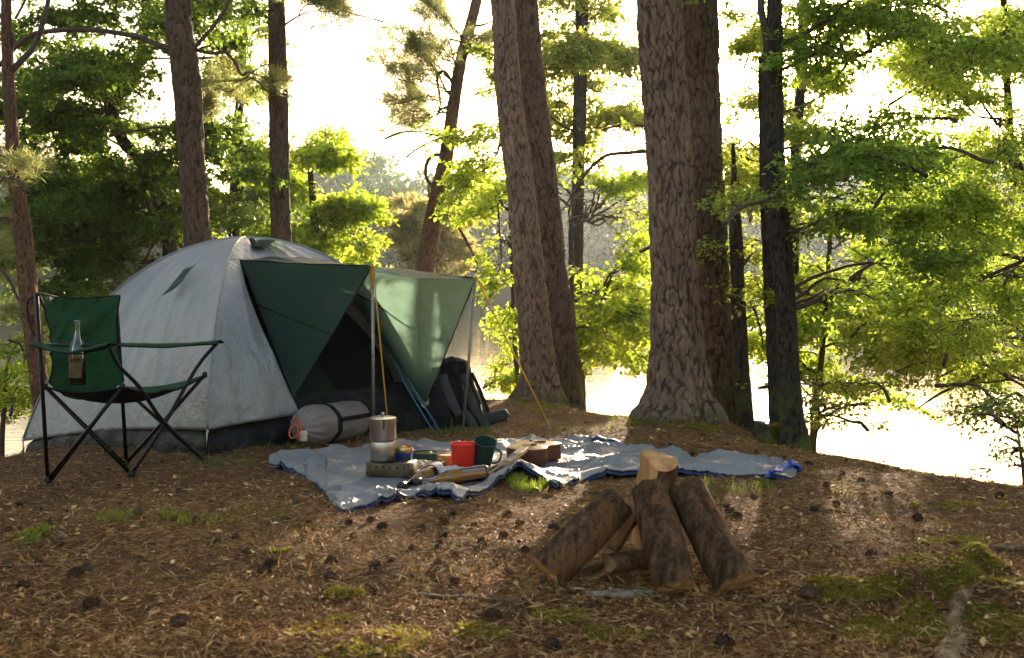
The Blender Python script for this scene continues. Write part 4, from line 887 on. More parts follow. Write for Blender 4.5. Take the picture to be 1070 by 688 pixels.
# ------------------------------------------------------------------ backpack
def build_pack():
    g = G(490, 449); Y0 = 6.42
    t = thing('backpack', 'black hiking backpack with grey padded straps leaning against the tent', 'backpack', (g.x, g.y, g.z)); T0 = Vector(t.location)
    S = lambda px, py, dy=0: np.array(tuple(P(px, py, Y0+dy)-T0))
    def loft(rows, seed, n=40, pw=3.2, wr=.010):
        """rows: (px left, px right, py, depth, dy)"""
        a = np.linspace(0, 2*math.pi, n, endpoint=False); ca, sa = np.cos(a), np.sin(a)
        k = (np.abs(ca)**pw+np.abs(sa)**pw)**(-1/pw); out = []
        rows = np.array(rows, float); m = 34; tt = np.linspace(0, 1, m); rr = np.stack([np.interp(tt, np.linspace(0, 1, len(rows)), rows[:, i]) for i in range(5)], -1)
        for (l, r_, py, dep, dy) in rr:
            c = (S(l, py, dy)+S(r_, py, dy))/2; hw = (r_-l)/2/F*(Y0+dy)
            out.append(np.stack([c[0]+ca*k*hw, c[1]+sa*k*dep/2, np.full(n, c[2])], -1))
        p = np.stack(out, 1); ctr = p.mean(0, keepdims=True); d = p-ctr; d /= np.linalg.norm(d, axis=-1, keepdims=True)+1e-6
        return p+d*(wr*fbm(p[..., 0]*14, p[..., 1]*14, p[..., 2]*9, seed, 3))[..., None]
    def cap(b, p):
        b.grid(p, 0, wrap=True); n, m = p.shape[:2]; o = b.n-n*m
        for j in (0, m-1): b.F.append(np.array([[o+i*m+j for i in (range(n) if j else range(n-1, -1, -1))]])); b.M.append(np.array([0]))
    b = MB(); cap(b, loft([(462, 478, 377, .05, .02), (458, 487, 380, .12, .02), (455, 492, 388, .15, .02), (452, 495, 400, .17, .02), (447, 503, 418, .20, .0), (442, 512, 435, .22, 0), (441, 517, 446, .22, 0), (446, 514, 450, .2, 0)], 3)); b.build('main_bag', M['packblack'], t)
    b = MB(); cap(b, loft([(462, 480, 374, .06, -.01), (457, 488, 377, .13, -.01), (456, 492, 384, .15, -.01), (458, 493, 391, .14, -.01)], 5, wr=.006)); ld = b.build('lid', M['packblack'], t)
    b = MB(); cap(b, loft([(449, 462, 402, .05, -.10), (446, 468, 412, .08, -.11), (444, 472, 435, .09, -.12), (446, 470, 448, .07, -.12)], 7)); b.build('side_pocket', M['packblack'], t)
    def strip(name, pts, w, m, th=.014, parent=t):
        pts, rr = smooth_path(np.array([tuple(S(*q)) for q in pts]), np.array([w_/2/F*Y0 for w_ in w]), 6)
        tg = np.gradient(pts, axis=0); tg /= np.linalg.norm(tg, axis=1)[:, None]; sd = np.cross(tg, (0, 1., 0)); sd /= np.linalg.norm(sd, axis=1)[:, None]; nn = np.cross(sd, tg)
        a = np.linspace(0, 2*math.pi, 18, endpoint=False); k = (np.abs(np.cos(a))**3+np.abs(np.sin(a))**3)**(-1/3)
        p = pts[None]+sd[None]*(np.cos(a)*k)[:, None, None]*rr[None, :, None]+nn[None]*(np.sin(a)*k)[:, None, None]*th
        b = MB(); cap(b, p); return b.build(name, M[m], parent)
    strip('shoulder_strap', [(463, 392, -.09), (466, 405, -.12), (472, 420, -.14), (480, 434, -.13)], [8, 10, 11, 8], 'packgrey')
    strip('shoulder_strap', [(484, 392, -.08), (488, 408, -.12), (494, 422, -.13), (500, 436, -.12)], [7, 9, 10, 8], 'packgrey')
    strip('back_padding', [(485, 430, -.125), (492, 440, -.14), (497, 449, -.13)], [8, 10, 9], 'packgrey', .018)
    strip('back_padding', [(498, 428, -.12), (504, 438, -.13), (509, 447, -.13)], [8, 10, 10], 'packgrey', .018)
    strip('hip_belt', [(506, 438, -.11), (516, 437, -.13), (525, 434, -.15), (530, 431, -.16)], [13, 12, 12, 8], 'packgrey', .02)
    strip('hip_belt', [(510, 441, .05), (522, 441, .07), (529, 438, .07)], [8, 8, 6], 'packblack', .012)
    strip('load_strap', [(474, 384, -.09), (487, 405, -.13), (504, 432, -.13)], [2.5, 2.5, 2.5], 'piping', .005)
    strip('load_strap', [(493, 390, -.06), (503, 412, -.08), (512, 436, -.10)], [4, 4, 4], 'piping', .008)
    b = MB(); b.tube([S(466, 380, -.09), S(468, 375, -.11), (S(474, 373.5, -.115)), S(478, 378, -.09)], .006, 8, sub=5); b.build('haul_loop', M['packgrey'], ld)
    b = MB(); b.tube([S(502, 423, -.15), S(505, 434, -.15)], .005, 8); b.build('buckle', M['alu'], t)
    b = MB(); b.tube([S(462, 374, .05), S(470, 380, -.02)], .007, 8); b.build('frame_stay', M['alu'], t)
    b = MB(); b.tube([S(526, 441, -.14), S(524, 448, -.14), S(528, 452, -.13)], .002, 5, sub=3); b.tube([S(470, 432, -.14), S(464, 440, -.15), S(468, 449, -.14)], .002, 5, sub=3); b.build('loose_cord', M['packgrey'], t)
build_pack()
# ------------------------------------------------------------------ picnic blanket
BF = [(281, 488), (300, 494), (318, 499), (333, 511), (345, 526), (356, 537), (372, 534), (400, 529), (425, 523), (440, 521), (462, 523), (482, 526), (500, 518), (515, 511), (530, 503), (543, 499), (556, 502), (566, 506), (580, 513), (600, 507), (622, 502), (650, 501), (680, 500), (707, 498), (740, 498), (770, 499), (795, 500), (815, 502), (831, 500)]
BB = [(281, 485), (300, 481), (330, 475), (360, 471), (390, 469), (420, 468), (450, 467), (480, 466), (500, 466), (540, 464), (570, 463), (590, 463), (615, 464), (647, 468), (675, 472), (700, 477), (725, 483), (745, 480), (775, 480), (800, 481), (815, 484), (826, 490), (831, 496)]
def bl_edge(tab, px): return np.interp(px, [q[0] for q in tab], [q[1] for q in tab])
def bl_h(X, Y):
    q = .016*np.abs(vn(X*7+Y*2, Y*10-X*1, 0, 41))+.024*(1-np.abs(vn(X*3.2+.6*Y, Y*6, 0, 42)))**5+.018*(1-np.abs(vn(X*7-Y*3, Y*9+2*X, 0, 46)))**6+.007*fbm(X*16, Y*22, 0, 43, 3)
    k = .8*np.exp(-(((X+.38)/.38)**2+((Y-4.72)/.33)**2)**2)+.6*np.exp(-(((X-.12)/.2)**2+((Y-5.0)/.35)**2)**2)
    return q*(1-k)
def lift(px): # the front edge arches up over a tuft
    return .055*np.exp(-((px-543)/24)**2)+.020*np.exp(-((px-640)/40)**2)+.022*np.exp(-((px-455)/22)**2)+.012*np.exp(-((px-395)/18)**2)
def BZ(x, y):
    return h1(x, y)+float(bl_h(np.array(x), np.array(y)))+.012
def bon(px, py, dz=0):
    g = G(px, py); g.z = BZ(g.x, g.y)+dz
    # step towards the camera until the raised surface is met at this picture row
    q = P(px, py, g.y); yy = g.y-(g.z-h1(g.x, g.y))*g.y/max(.1, CH-g.z); x = (px-CX)/F*yy
    return Vector((x, yy, BZ(x, yy)+dz))
def build_blanket():
    pxs = np.linspace(281, 831, 300); n = 110; P_ = np.zeros((len(pxs), n, 3))
    for i, px in enumerate(pxs):
        a = G(px, bl_edge(BF, px)); c = G(px, bl_edge(BB, px)+.0)
        s = np.linspace(0, 1, n); P_[i, :, 0] = lerp(a.x, c.x, s); P_[i, :, 1] = lerp(a.y, c.y, s)
    X, Y = P_[..., 0], P_[..., 1]; s = np.linspace(0, 1, n)[None]
    wob = .012*vn(pxs[:, None]*.12, s*0, 0, 48)*(1-s)**3
    Y = Y+wob; Z = H(X, Y)+bl_h(X, Y)+.010+lift(pxs)[:, None]*np.exp(-(s/.22)**2)
    edge = np.minimum(s, 1-s); Z -= .006*np.exp(-(edge/.03)**2)
    P_ = np.stack([X, Y, Z], -1); b = MB(); b.grid(P_)
    t = thing('picnic_blanket', 'crumpled silver-grey picnic blanket with navy backing spread on the ground', 'blanket', (float(X.mean()), float(Y.mean()), h1(X.mean(), Y.mean())))
    o = b.build('top_layer', M['blanket'], t, thick=.006); o.data.transform(Matrix.Translation(-Vector(t.location)))
    b = MB(); Q = P_.copy(); Q[..., 2] -= .009; Q[:, 0, 1] -= .012; Q[:, 0, 2] -= .008*(1+0*pxs); b.grid(Q)
    o = b.build('backing', M['navy'], t, thick=.006); o.data.transform(Matrix.Translation(-Vector(t.location)))
    # folded-over navy strips: at the far edge and the bunched right end
    b = MB()
    pr = []
    for k, px in enumerate(np.linspace(588, 652, 40)):
        c = G(px, bl_edge(BB, px)+.5); r = .017+.006*vn(px*.2, 0, 0, 3)*1.0; e = math.sin(math.pi*(k/39))**.5
        pr.append([(c.x, c.y+.03+math.cos(a)*.035*e, c.z+.014+math.sin(a)*r*1.3*e+.004*vn(px*.3, a*2, 0, 4)) for a in np.linspace(-.6, 3.6, 9)])
    b.grid(np.array(pr)); o = b.build('folded_edge', M['navy'], t, thick=.004); o.data.transform(Matrix.Translation(-Vector(t.location)))
    b = MB(); pr = []
    for k, s_ in enumerate(np.linspace(0, 1, 44)):
        px = lerp(800, 831, min(1, s_*1.4)); py = lerp(501, 491, s_)+2*math.sin(s_*9); c = G(px, py)
        e = math.sin(math.pi*s_)**.6
        pr.append([(c.x+math.cos(a)*.035*e+.006*vn(s_*9, a*3, 0, 6), c.y+math.cos(a)*.02*e, c.z+.014+math.sin(a)*.030*e*(1+.4*vn(s_*12, a*2, 0, 9))) for a in np.linspace(-.3, 3.5, 14)])
    b.grid(np.array(pr)); o = b.build('bunched_corner', simple('blue_nylon', (.02, .07, .32), .35, 0, .35, 40, .01), t, thick=.003); o.data.transform(Matrix.Translation(-Vector(t.location)))
build_blanket()

# ------------------------------------------------------------------ things on the blanket
def lathe_thing(parent, name, prof, m, seg=32, M4=None):
    b = MB(); b.lathe(prof, seg, M4); return b.build(name, M[m], parent, autos=45)
def build_camp_kitchen():
    c = bon(405, 500); c.y += .0
    rz = R(-14)
    t = thing('camp_stove', 'low brown box stove under the moka pot on the blanket', 'stove', tuple(c), rz)
    b = MB(); b.box((0, .05, .030), (.185, .12, .055), bev=.004); b.build('body', M['tin'], t, smooth=False)
    b = MB()
    for k in range(6): b.tube([(-.075+k*.030, -.0115, .042), (-.075+k*.030, -.0085, .042)], .0045, 10)
    b.build('vent_hole', M['hole'], t)
    b = MB(); b.lathe([(.050, 0), (.054, 0), (.054, .004), (.050, .004)], 28, Matrix.Translation((-.012, .05, .058))); b.build('burner_ring', M['blacktube'], t)
    for k in range(3):
        b = MB(); a = k*2.09; b.tube([(-.012, .05, .061), (-.012+.056*math.cos(a), .05+.056*math.sin(a), .061)], .002, 5); b.build('pot_support', M['blacktube'], t)
    q = c+Vector((-.012*math.cos(rz)-.05*math.sin(rz)*1, .05*math.cos(rz), .064)); q.x = (400-CX)/F*q.y
    t = thing('moka_pot', 'tall brushed aluminium moka pot standing on the brown stove', 'coffee pot', tuple(q), R(20)); t.scale = (.94, .94, .86)
    k = 1.0
    lathe_thing(t, 'boiler', [(0, 0), (.054, 0), (.0565, .003), (.0560, .085), (.0545, .090), (.049, .092), (0, .092)], 'alu', 48)
    lathe_thing(t, 'collar', [(.049, .091), (.054, .092), (.0545, .097), (.049, .099)], 'steel', 48)
    lathe_thing(t, 'jug', [(.048, .098), (.0575, .099), (.0585, .101), (.0590, .195), (.0600, .2), (.0575, .201), (.0570, .197), (0, .197)], 'alu', 48)
    mlid = lathe_thing(t, 'lid', [(.060, .200), (.0595, .204), (.045, .2085), (.020, .211), (0, .2115)], 'alu', 48)
    b = MB(); b.lathe([(0, 0), (.006, 0), (.005, .006), (.009, .011), (.007, .017), (0, .018)], 16, Matrix.Translation((0, 0, .211))); b.build('lid_knob', M['steel'], mlid)
    b = MB(); V = [(-.014, -.057, .150), (.014, -.057, .150), (0, -.062, .150), (-.016, -.057, .2), (.016, -.057, .2), (0, -.080, .203)]
    b.add(V, [[[0, 1, 4, 3]], [[0, 3, 5, 2]], [[1, 2, 5, 4]]]); b.add([V[0], V[1], V[2]], [[[0, 2, 1]]]); b.build('spout', M['alu'], t, smooth=False)
    b = MB(); b.tube([(0, .056, .19), (0, .09, .192), (0, .105, .18), (0, .098, .13), (0, .092, .11)], [.006, .008, .009, .009, .006], 10, sub=4); b.build('handle', M['plastic'], t)
    b = MB(); b.tube([(0, .053, .195), (.0, .066, .203), (0, .07, .197)], .006, 8); b.build('hinge', M['steel'], t)
    # blue mug / tin with brass top and dark print
    c = bon(422, 490); c.y += .05; c.x = (422-CX)/F*c.y; c.z = BZ(c.x, c.y)-.002
    t = thing('blue_tin', 'blue tin with brass rim and black print right behind the moka pot', 'tin', tuple(c), R(100)); t.scale = (1.08, 1.08, 1.12)
    lathe_thing(t, 'can', [(0, 0), (.033, 0), (.0345, .002), (.0345, .088), (0, .088)], 'bluecup')
    lathe_thing(t, 'rim', [(.0346, .083), (.0362, .085), (.0362, .100), (.0346, .103), (.034, .103), (.034, .095), (0, .095)], 'gold')
    b = MB(); Aa, Hh = np.meshgrid(np.linspace(-1.85-1.57, -.95-1.57, 12), np.linspace(.014, .074, 8), indexing='ij'); b.grid(np.stack([.0352*np.cos(Aa), .0352*np.sin(Aa), Hh], -1)); b.build('label', M['bottlecap'], t)
    b = MB(); Aa, Hh = np.meshgrid(np.linspace(-.75-1.57, -.55-1.57, 5), np.linspace(.01, .08, 8), indexing='ij'); b.grid(np.stack([.0352*np.cos(Aa), .0352*np.sin(Aa), Hh], -1)); b.build('stripe', M['cream'], t)
    b = MB(); b.tube([(.033, 0, .07), (.055, 0, .068), (.060, 0, .045), (.052, 0, .025), (.034, 0, .022)], .0045, 8, sub=4); b.build('handle', M['bluecup'], t)
    # two low open tins
    for (px, py, r, hh, m, lab) in ((444, 484, .058, .032, 'mugdark', 'wide low dark green tin with a metal lid behind the paper bag'), (468, 489, .050, .040, 'gold', 'low brass-coloured tin with cream lid just left of the red cup')):
        c = bon(px, py); c.y += r; c.x = (px-CX)/F*c.y; c.z = BZ(c.x, c.y)
        t = thing('food_tin', lab, 'tin', tuple(c), 0, 'low round tins on the blanket')
        lathe_thing(t, 'can', [(0, 0), (r, 0), (r, hh), (r+.002, hh+.001), (r+.002, hh+.005), (r-.002, hh+.005), (r-.003, hh-.004), (0, hh-.004)], m)
        tl_ = lathe_thing(t, 'lid', [(r-.003, hh-.002), (r*.8, hh), (0, hh+.001)], 'cream' if m == 'gold' else 'gold')
        b = MB(); b.tube([(r*.3, -.01, hh+.003), (r*.5, .01, hh+.006), (r*.2, .02, hh+.003)], .002, 5, sub=3); b.build('pull_tab', M['steel'], tl_)
    # red cup
    c = bon(484, 493); c.y += .03; c.x = (484-CX)/F*c.y; c.z = BZ(c.x, c.y)-.004; k = 1.04
    t = thing('red_cup', 'bright red tapered plastic cup on the blanket', 'cup', tuple(c))
    lathe_thing(t, 'cup_body', [(0, 0), (.037*k, 0), (.039*k, .002), (.052*k, .127), (.0535*k, .130), (.0515*k, .130), (.0375*k, .006), (0, .005)], 'red')
    # dark green mug leaning back a little, opening towards the camera
    c = bon(503, 490); c.y += .065; c.x = (503-CX)/F*c.y; c.z = BZ(c.x, c.y)+.004; k = 1.0
    t = thing('green_mug', 'dark green plastic mug tilted beside the red cup', 'mug', tuple(c)); t.rotation_euler = (R(20), R(9), R(0))
    lathe_thing(t, 'mug_body', [(0, 0), (.036, 0), (.038, .002), (.048, .125), (.0495, .128), (.0475, .128), (.0365, .006), (0, .005)], 'mugdark', 40)
    b = MB(); b.tube([(.044, .0, .098), (.070, -.004, .092), (.073, -.004, .060), (.062, 0, .036), (.041, 0, .030)], .0042, 8, sub=5); b.build('handle', M['mugdark'], t)
    # bottles lying down
    prof_o = [(0, 0), (.028, 0), (.0325, .004), (.033, .13), (.031, .155), (.022, .190), (.0145, .215), (.0128, .255), (.0140, .258)]
    prof_i = [(.012, .256), (.011, .215), (.019, .188), (.0285, .152), (.030, .01), (0, .007)]
    for (pa, pb, lab, k, drink, lblm) in (((509, 502), (433, 508), 'amber bottle with black cap lying along the front of the blanket', 1.0, 'cider', 'cream'),
                                          ((452, 497), (416, 508), 'second amber bottle lying behind the first with its cap pointing left', .85, 'cider', 'white_wrap')):
        a = bon(*pa); c = bon(*pb); 
        if pa[0] == 452: a = bon(462, 494); c = bon(418, 512)
        a.z += .026; c.z += .014; d = c-a; L = d.length; k = L/.285
        t = thing('amber_bottle', lab, 'bottle', tuple(a), 0, 'bottles lying on the blanket'); m4 = frame((0, 0, 0), d)
        rk = min(k, 1.0); sc_ = lambda pr: [(r*rk*.98, z*k) for r, z in pr]
        b = MB(); b.lathe(sc_(prof_o+prof_i), 32, m4); b.build('glass', M['glass'], t, autos=40)
        b = MB(); b.lathe([(0, .009*k)]+[(r*rk*.965, z*k) for r, z in [(.0295, .012), (.0295, .03), (.0295, .08), (.0295, .13), (.0293, .150), (.020, .187), (.0112, .212), (.0108, .23), (0, .23)]], 32, m4); b.build('drink', M[drink], t, autos=40)
        b = MB(); b.lathe([(.0142*rk, .258*k), (.0165*rk, .258*k), (.0165*rk, .285*k), (0, .286*k)], 20, m4); b.build('cap', M['bottlecap'], t)
        b = MB(); b.lathe([(.0338*rk*.98, .03*k), (.0340*rk*.98, .031*k), (.0340*rk*.98, .075*k), (.0338*rk*.98, .076*k)], 32, m4)
        if lblm != 'cream': b.build('label', M[lblm], t)
    # paper bag and wrapped food
    def paper(name, lab, cat, corners, m, crumple, seed, h0=.004, dome=.02):
        cs = [np.array(tuple(bon(*q)))+np.array([0, 0, dz]) for q, dz in corners]
        c = sum(cs)/4; t = thing(name, lab, cat, tuple(c))
        s, q = np.meshgrid(np.linspace(0, 1, 40), np.linspace(0, 1, 30), indexing='ij')
        p = cs[0]*((1-s)*(1-q))[..., None]+cs[1]*(s*(1-q))[..., None]+cs[2]*(s*q)[..., None]+cs[3]*((1-s)*q)[..., None]-c
        f = np.sin(s*math.pi)**.5*np.sin(q*math.pi)**.5; p[..., 2] += h0+dome*f+crumple*(vn(s*6, q*5, 0, seed)*.6+np.abs(vn(s*11, q*9, 0, seed+1)))*(.3+.7*f)
        b = MB(); b.grid(p); b.build('sheet', M[m], t, smooth=True, thick=.0015)
        pu = p.copy(); pu[..., 2] = p[..., 2]*.2-.006; b = MB(); b.grid(pu); b.build('underside', M[m], t, thick=.001); return t
    paper('paper_bag', 'folded brown paper bag lying behind the bottles', 'paper bag', [((424, 494), .0), ((486, 500), .0), ((452, 480), .03), ((436, 487), .02)], 'kraft', .006, 3, dome=.012)
    paper('food_wrap', 'crumpled white paper wrap between the bottle and the red cup', 'wrapper', [((458, 504), .02), ((492, 504), .02), ((488, 496), .035), ((460, 497), .03)], 'white_wrap', .010, 5, dome=.015)
build_camp_kitchen()

# ------------------------------------------------------------------ ukulele
def build_uke():
    hd = bon(508, 500); hd.z += .012
    jn = P(551, 470, 4.98); jn = Vector((jn.x, jn.y, jn.z))
    d = Vector((.34, .94, 0)).normalized(); a = d; side = Vector((d.y, -d.x, 0))
    Y0 = 4.98; top_z = BZ(.2, 5.15)+.072
    # body centre line starts at jn on the top plane
    jn = Vector(((545-CX)/F*Y0, Y0, top_z)); 
    t = thing('ukulele', 'small four-string ukulele with pale top and brown sides lying on the blanket', 'ukulele', (jn.x, jn.y, top_z-.072)); T0 = Vector(t.location)
    Lb = .29
    def outline(s): # half width along the body, s 0..1 from neck end
        return np.interp(s, [0, .02, .06, .13, .22, .32, .42, .52, .62, .74, .84, .92, .97, .99, 1], [0, .038, .062, .082, .090, .086, .076, .080, .096, .108, .104, .085, .055, .03, 0])
    s = np.sin(np.linspace(-math.pi/2, math.pi/2, 60))*.5+.5; hw = outline(s)
    r_ = [np.array([x, y]) for x, y in zip(s*Lb, hw)]; l_ = [np.array([x, -y]) for x, y in zip(s*Lb, hw)][::-1][1:-1]; ol = np.array(r_+l_)
    def W3(u, v_, z): q = jn+d*float(u)+side*float(v_); return np.array([q.x-T0.x, q.y-T0.y, z-T0.z])
    th = .068; n = len(ol); ctr = ol.mean(0)
    rows = [np.array([W3(*(ctr+(q-ctr)*k), top_z-dz) for q in ol]) for k, dz in ((1, .003), (1.005, .006), (1.005, th-.004), (.99, th))]
    b = MB(); b.grid(np.stack(rows, 1), 0, wrap=True); i0 = b.n-n*4; b.F.append(np.array([[i0+i*4+3 for i in range(n)]])); b.M.append(np.array([0])); b.build('sides', M['wood_side'], t, autos=50)
    b = MB(); rows = [np.array([W3(*(ctr+(q-ctr)*k), top_z-dz) for q in ol]) for k, dz in ((1.012, .0035), (1.012, .0005), (1.0, 0), (.5, -.0012), (.02, -.0018))]
    b.grid(np.stack(rows, 1), 0, wrap=True); b.build('top_plate', M['wood_top'], t, autos=40)
    hc = .44*Lb
    b = MB(); b.lathe([(.026, .0022), (.0325, .0022), (.0325, .0026), (.026, .0026)], 32, Matrix.Translation(Vector(W3(hc, 0, top_z)))); b.build('rosette', M['wood_side'], t)
    b = MB(); b.lathe([(0, .0024), (.0275, .0024), (.0275, .002)], 32, Matrix.Translation(Vector(W3(hc, 0, top_z)))); b.build('sound_hole', M['hole'], t)
    bx = .76*Lb; rot = Matrix((d, side, Vector((0, 0, 1)))).transposed().to_3x3()
    b = MB(); b.box(W3(bx, 0, top_z+.005), (.014, .075, .007), rot, bev=.002); br = b.build('bridge', M['wood_side'], t, smooth=False)
    b = MB(); b.box(W3(bx-.003, 0, top_z+.0095), (.003, .055, .003), rot); b.build('saddle', M['cream'], br, smooth=False)
    # neck slopes down to the headstock resting on the blanket
    n0 = Vector(W3(.06, 0, top_z+.002)); nut = Vector(tuple(P(531, 482, 4.75)))-T0; ax = (nut-n0).normalized(); L = (nut-n0).length; sv = ax.cross(Vector((0, 0, 1))).normalized(); uv = sv.cross(ax).normalized()
    if uv.z < 0: uv = -uv
    def W4(u, v_, z): q = n0+ax*u+sv*v_+uv*z; return np.array(q[:])
    def bar(name, u0, u1, w0, w1, z0, z1, m, rnd=False):
        b = MB(); k = 12 if rnd else 4; pr = []
        for u in np.linspace(0, 1, 8):
            w_ = lerp(w0, w1, u)/2; uu = lerp(u0, u1, u)
            if rnd: ring = [W4(uu, w_*math.cos(x), z1+(z0-z1)*abs(math.sin(x))**.8 if math.sin(x) < 0 else z1) for x in np.linspace(0, 2*math.pi, k, endpoint=False)]
            else: ring = [W4(uu, -w_, z0), W4(uu, w_, z0), W4(uu, w_, z1), W4(uu, -w_, z1)]
            pr.append(ring)
        p = np.array(pr).transpose(1, 0, 2); b.grid(p, 0, wrap=True); m_ = p.shape[1]; o = b.n-k*m_
        for j in (0, m_-1): b.F.append(np.array([[o+i*m_+j for i in range(k)]])); b.M.append(np.array([0]))
        return b.build(name, M[m], t, smooth=False)
    bar('neck', .04, L, .046, .036, -.018, -.001, 'neckwood', True)
    bar('fretboard', -.03, L, .042, .034, 0, .0035, 'neckwood')
    b = MB()
    for k in range(10): u = L*(1-2**(-k/9.0)*1.0+0)*1.35; 
    for k in range(9):
        u = L-(L+.05)*(1-2**(-(k+1)/12))*1.0; q0, q1 = W4(u, -.020, .0042), W4(u, .020, .0042); b.tube([q0, q1], .0009, 4)
    b.build('fret', M['steel'], t)
    bar('nut', L, L+.004, .038, .038, 0, .008, 'cream')
    # headstock: flared, slotted, drops back a little
    h0 = Vector(W4(L+.002, 0, 0)); hend = Vector(hd[:])-T0; hx = (hend-h0).normalized(); HL = (hend-h0).length; hs = sv; hu = hs.cross(hx).normalized(); hu = hu if hu.z > 0 else -hu
    def W5(u, v_, z): return np.array((h0+hx*u+hs*v_+hu*z)[:])
    b = MB(); us = np.linspace(0, 1, 14); wv = np.interp(us, [0, .12, .25, .85, .95, 1], [.036, .040, .056, .070, .066, .050]); p = np.array([[W5(u*HL, sx*w_/2, z) for (sx, z) in ((-1, -.012), (1, -.012), (1, 0), (-1, 0))] for u, w_ in zip(us, wv)]).transpose(1, 0, 2)
    b.grid(p, 0, wrap=True); o = b.n-56
    for j in (0, 13): b.F.append(np.array([[o+i*14+j for i in range(4)]])); b.M.append(np.array([0]))
    hso = b.build('headstock', M['neckwood'], t, smooth=False)
    for sx in (-1, 1):
        b = MB(); b.add([W5(HL*.3, sx*.014-.006, .0006), W5(HL*.3, sx*.014+.006, .0006), W5(HL*.82, sx*.017+.007, .0006), W5(HL*.82, sx*.017-.007, .0006)], [[[0, 1, 2, 3]]]); b.build('slot', M['hole'], hso, smooth=False)
        for u in (.42, .68):
            b = MB(); b.tube([W5(HL*u, sx*.012, -.004), W5(HL*u, sx*.046, -.004)], .0028, 8); b.box(W5(HL*u, sx*.050, -.004), (.012, .008, .010), rot, bev=.003); b.build('tuning_peg', M['cream'], hso)
    for k in range(4):
        v_ = -.0135+.009*k; v2 = -.021+.014*k; b = MB(); b.tube([W3(bx, v2, top_z+.012), W4(0, v_*1.1, .009), W4(L, v_, .008), W5(HL*(.42 if k in (0, 3) else .68), v_*1.2, .002)], .0007, 4); b.build('string', M['string'], t)
build_uke()

# ------------------------------------------------------------------ firewood pile
def log(lab, p0, p1, r0, r1, kind='round', seed=1, roll=0, mats=('logbark', 'cut'), n=56, k=40):
    """p0 foot, p1 top (world). kind: round, half, wedge"""
    p0, p1 = Vector(p0), Vector(p1); d = p1-p0; L = d.length
    t = thing('firewood_log', lab, 'log', tuple(p0), 0, 'split logs of the firewood pile'); m4 = frame((0, 0, 0), d)
    m4 = m4 @ Matrix.Rotation(roll, 4, 'Z')
    a, s = np.meshgrid(np.linspace(0, 2*math.pi, n, endpoint=False), np.linspace(0, 1, k), indexing='ij')
    lo = {'round': None, 'half': .25, 'wedge': -.15}[kind]
    rr = (1+.05*np.abs(vn(np.cos(a)*7, np.sin(a)*7, s*3, seed+20))+.06*vn(np.cos(a)*1.5, np.sin(a)*1.5, s*2, seed)+.05*fbm(np.cos(a)*4, np.sin(a)*4, s*7, seed+2, 4)+.035*np.abs(fbm(np.cos(a)*5, np.sin(a)*5, s*14, seed+12, 3))+.07*np.exp(-(((s-.45)/.06)**2+((a-1.0)/.35)**2)))
    x, y = np.cos(a)*rr, np.sin(a)*rr; wood = np.zeros_like(a)
    if lo is not None:
        cut = lo+.06*vn(s*5, x*3, 0, seed+4); 
        if kind == 'wedge':
            c1 = -.15+.05*vn(s*4, x*3, 0, seed+5); y2 = np.maximum(y, c1); f2 = (y < c1)
            x2 = np.maximum(x, -.2+.05*vn(s*4, y*3, 0, seed+6)); f3 = x < -.2
            wood = (f2 | f3).astype(float); x, y = x2, y2
        else: wood = (y > .28).astype(float); y = np.minimum(y, .28+.05*vn(s*6, x*4, 0, seed+4))
    R_ = lerp(r0, r1, s)*(1+.05*np.sin(s*math.pi))
    ends = .006*(fbm(x*2, y*2, 0, seed+7, 3))
    tilt0 = .10*y; z = s*L+ends*np.where(s < .5, -1, 1)*(np.abs(s-.5) > .47)
    p = np.stack([x*R_, y*R_, z], -1) @ np.array(m4)[:3, :3].T
    i = np.arange(n)[:, None]; j = np.arange(k-1)[None]; i2 = (i+1) % n
    F_ = np.stack([i*k+j, i2*k+j, i2*k+j+1, i*k+j+1], -1).reshape(-1, 4); wf = ((wood[i, j]+wood[i2, j]) > 1.5).reshape(-1)
    b = MB(); b.add(p.reshape(-1, 3), [F_[~wf]]); b.build('bark', M[mats[0]], t)
    if wf.any():
        b = MB(); b.add(p.reshape(-1, 3), [F_[wf]]); o = b.build('split_face', M[mats[1]], t)
    for e, jj in (('cut_end', 0), ('cut_end', k-1)):
        ring = p[:, jj]; c = ring.mean(0); rows = [c+(ring-c)*f for f in (1.0, .8, .6, .4, .2, .01)]; nn = (ring[10]-c); ax = np.array((d.normalized())[:])
        for q_, f in zip(rows[1:], (.8, .6, .4, .2, .01)): q_ += ax[None]*(.004*vn(q_[:, 0]*60, q_[:, 1]*60, q_[:, 2]*60, seed+9))[:, None]
        b = MB(); b.grid(np.stack(rows, 1), 0, wrap=True); b.build(e, M[mats[1]], t)
    return t
ROLL2 = 1.57
def pl(px, py, Y): q = P(px, py, Y); return (q.x, q.y, q.z)
log('dark split log leaning from the left against the firewood pile', pl(572, 600, 3.10), pl(646, 524, 3.20), .054, .050, 'half', 3, 1.4+math.pi)
log('pale upright split log at the back, highest of the pile', pl(672, 575, 3.34), pl(684, 481, 3.26), .058, .064, 'half', 5, ROLL2, ('logbark', 'cut'))
log('straight bark-covered log in the middle front of the pile', pl(706, 616, 3.00), pl(678, 510, 3.19), .054, .047, 'round', 7, .4)
log('rough-barked log leaning on the right side of the pile', pl(768, 612, 3.02), pl(717, 511, 3.22), .055, .050, 'round', 9, 2.2)
log('short split log lying under the middle of the pile', pl(634, 596, 3.12), pl(690, 590, 3.22), .042, .042, 'wedge', 11, 1.0, ('logbark', 'cut_dark'))
log('log half hidden behind the left and middle logs', pl(640, 575, 3.26), pl(668, 530, 3.28), .045, .042, 'half', 13, 2.6, ('cut_dark', 'cut_dark'))
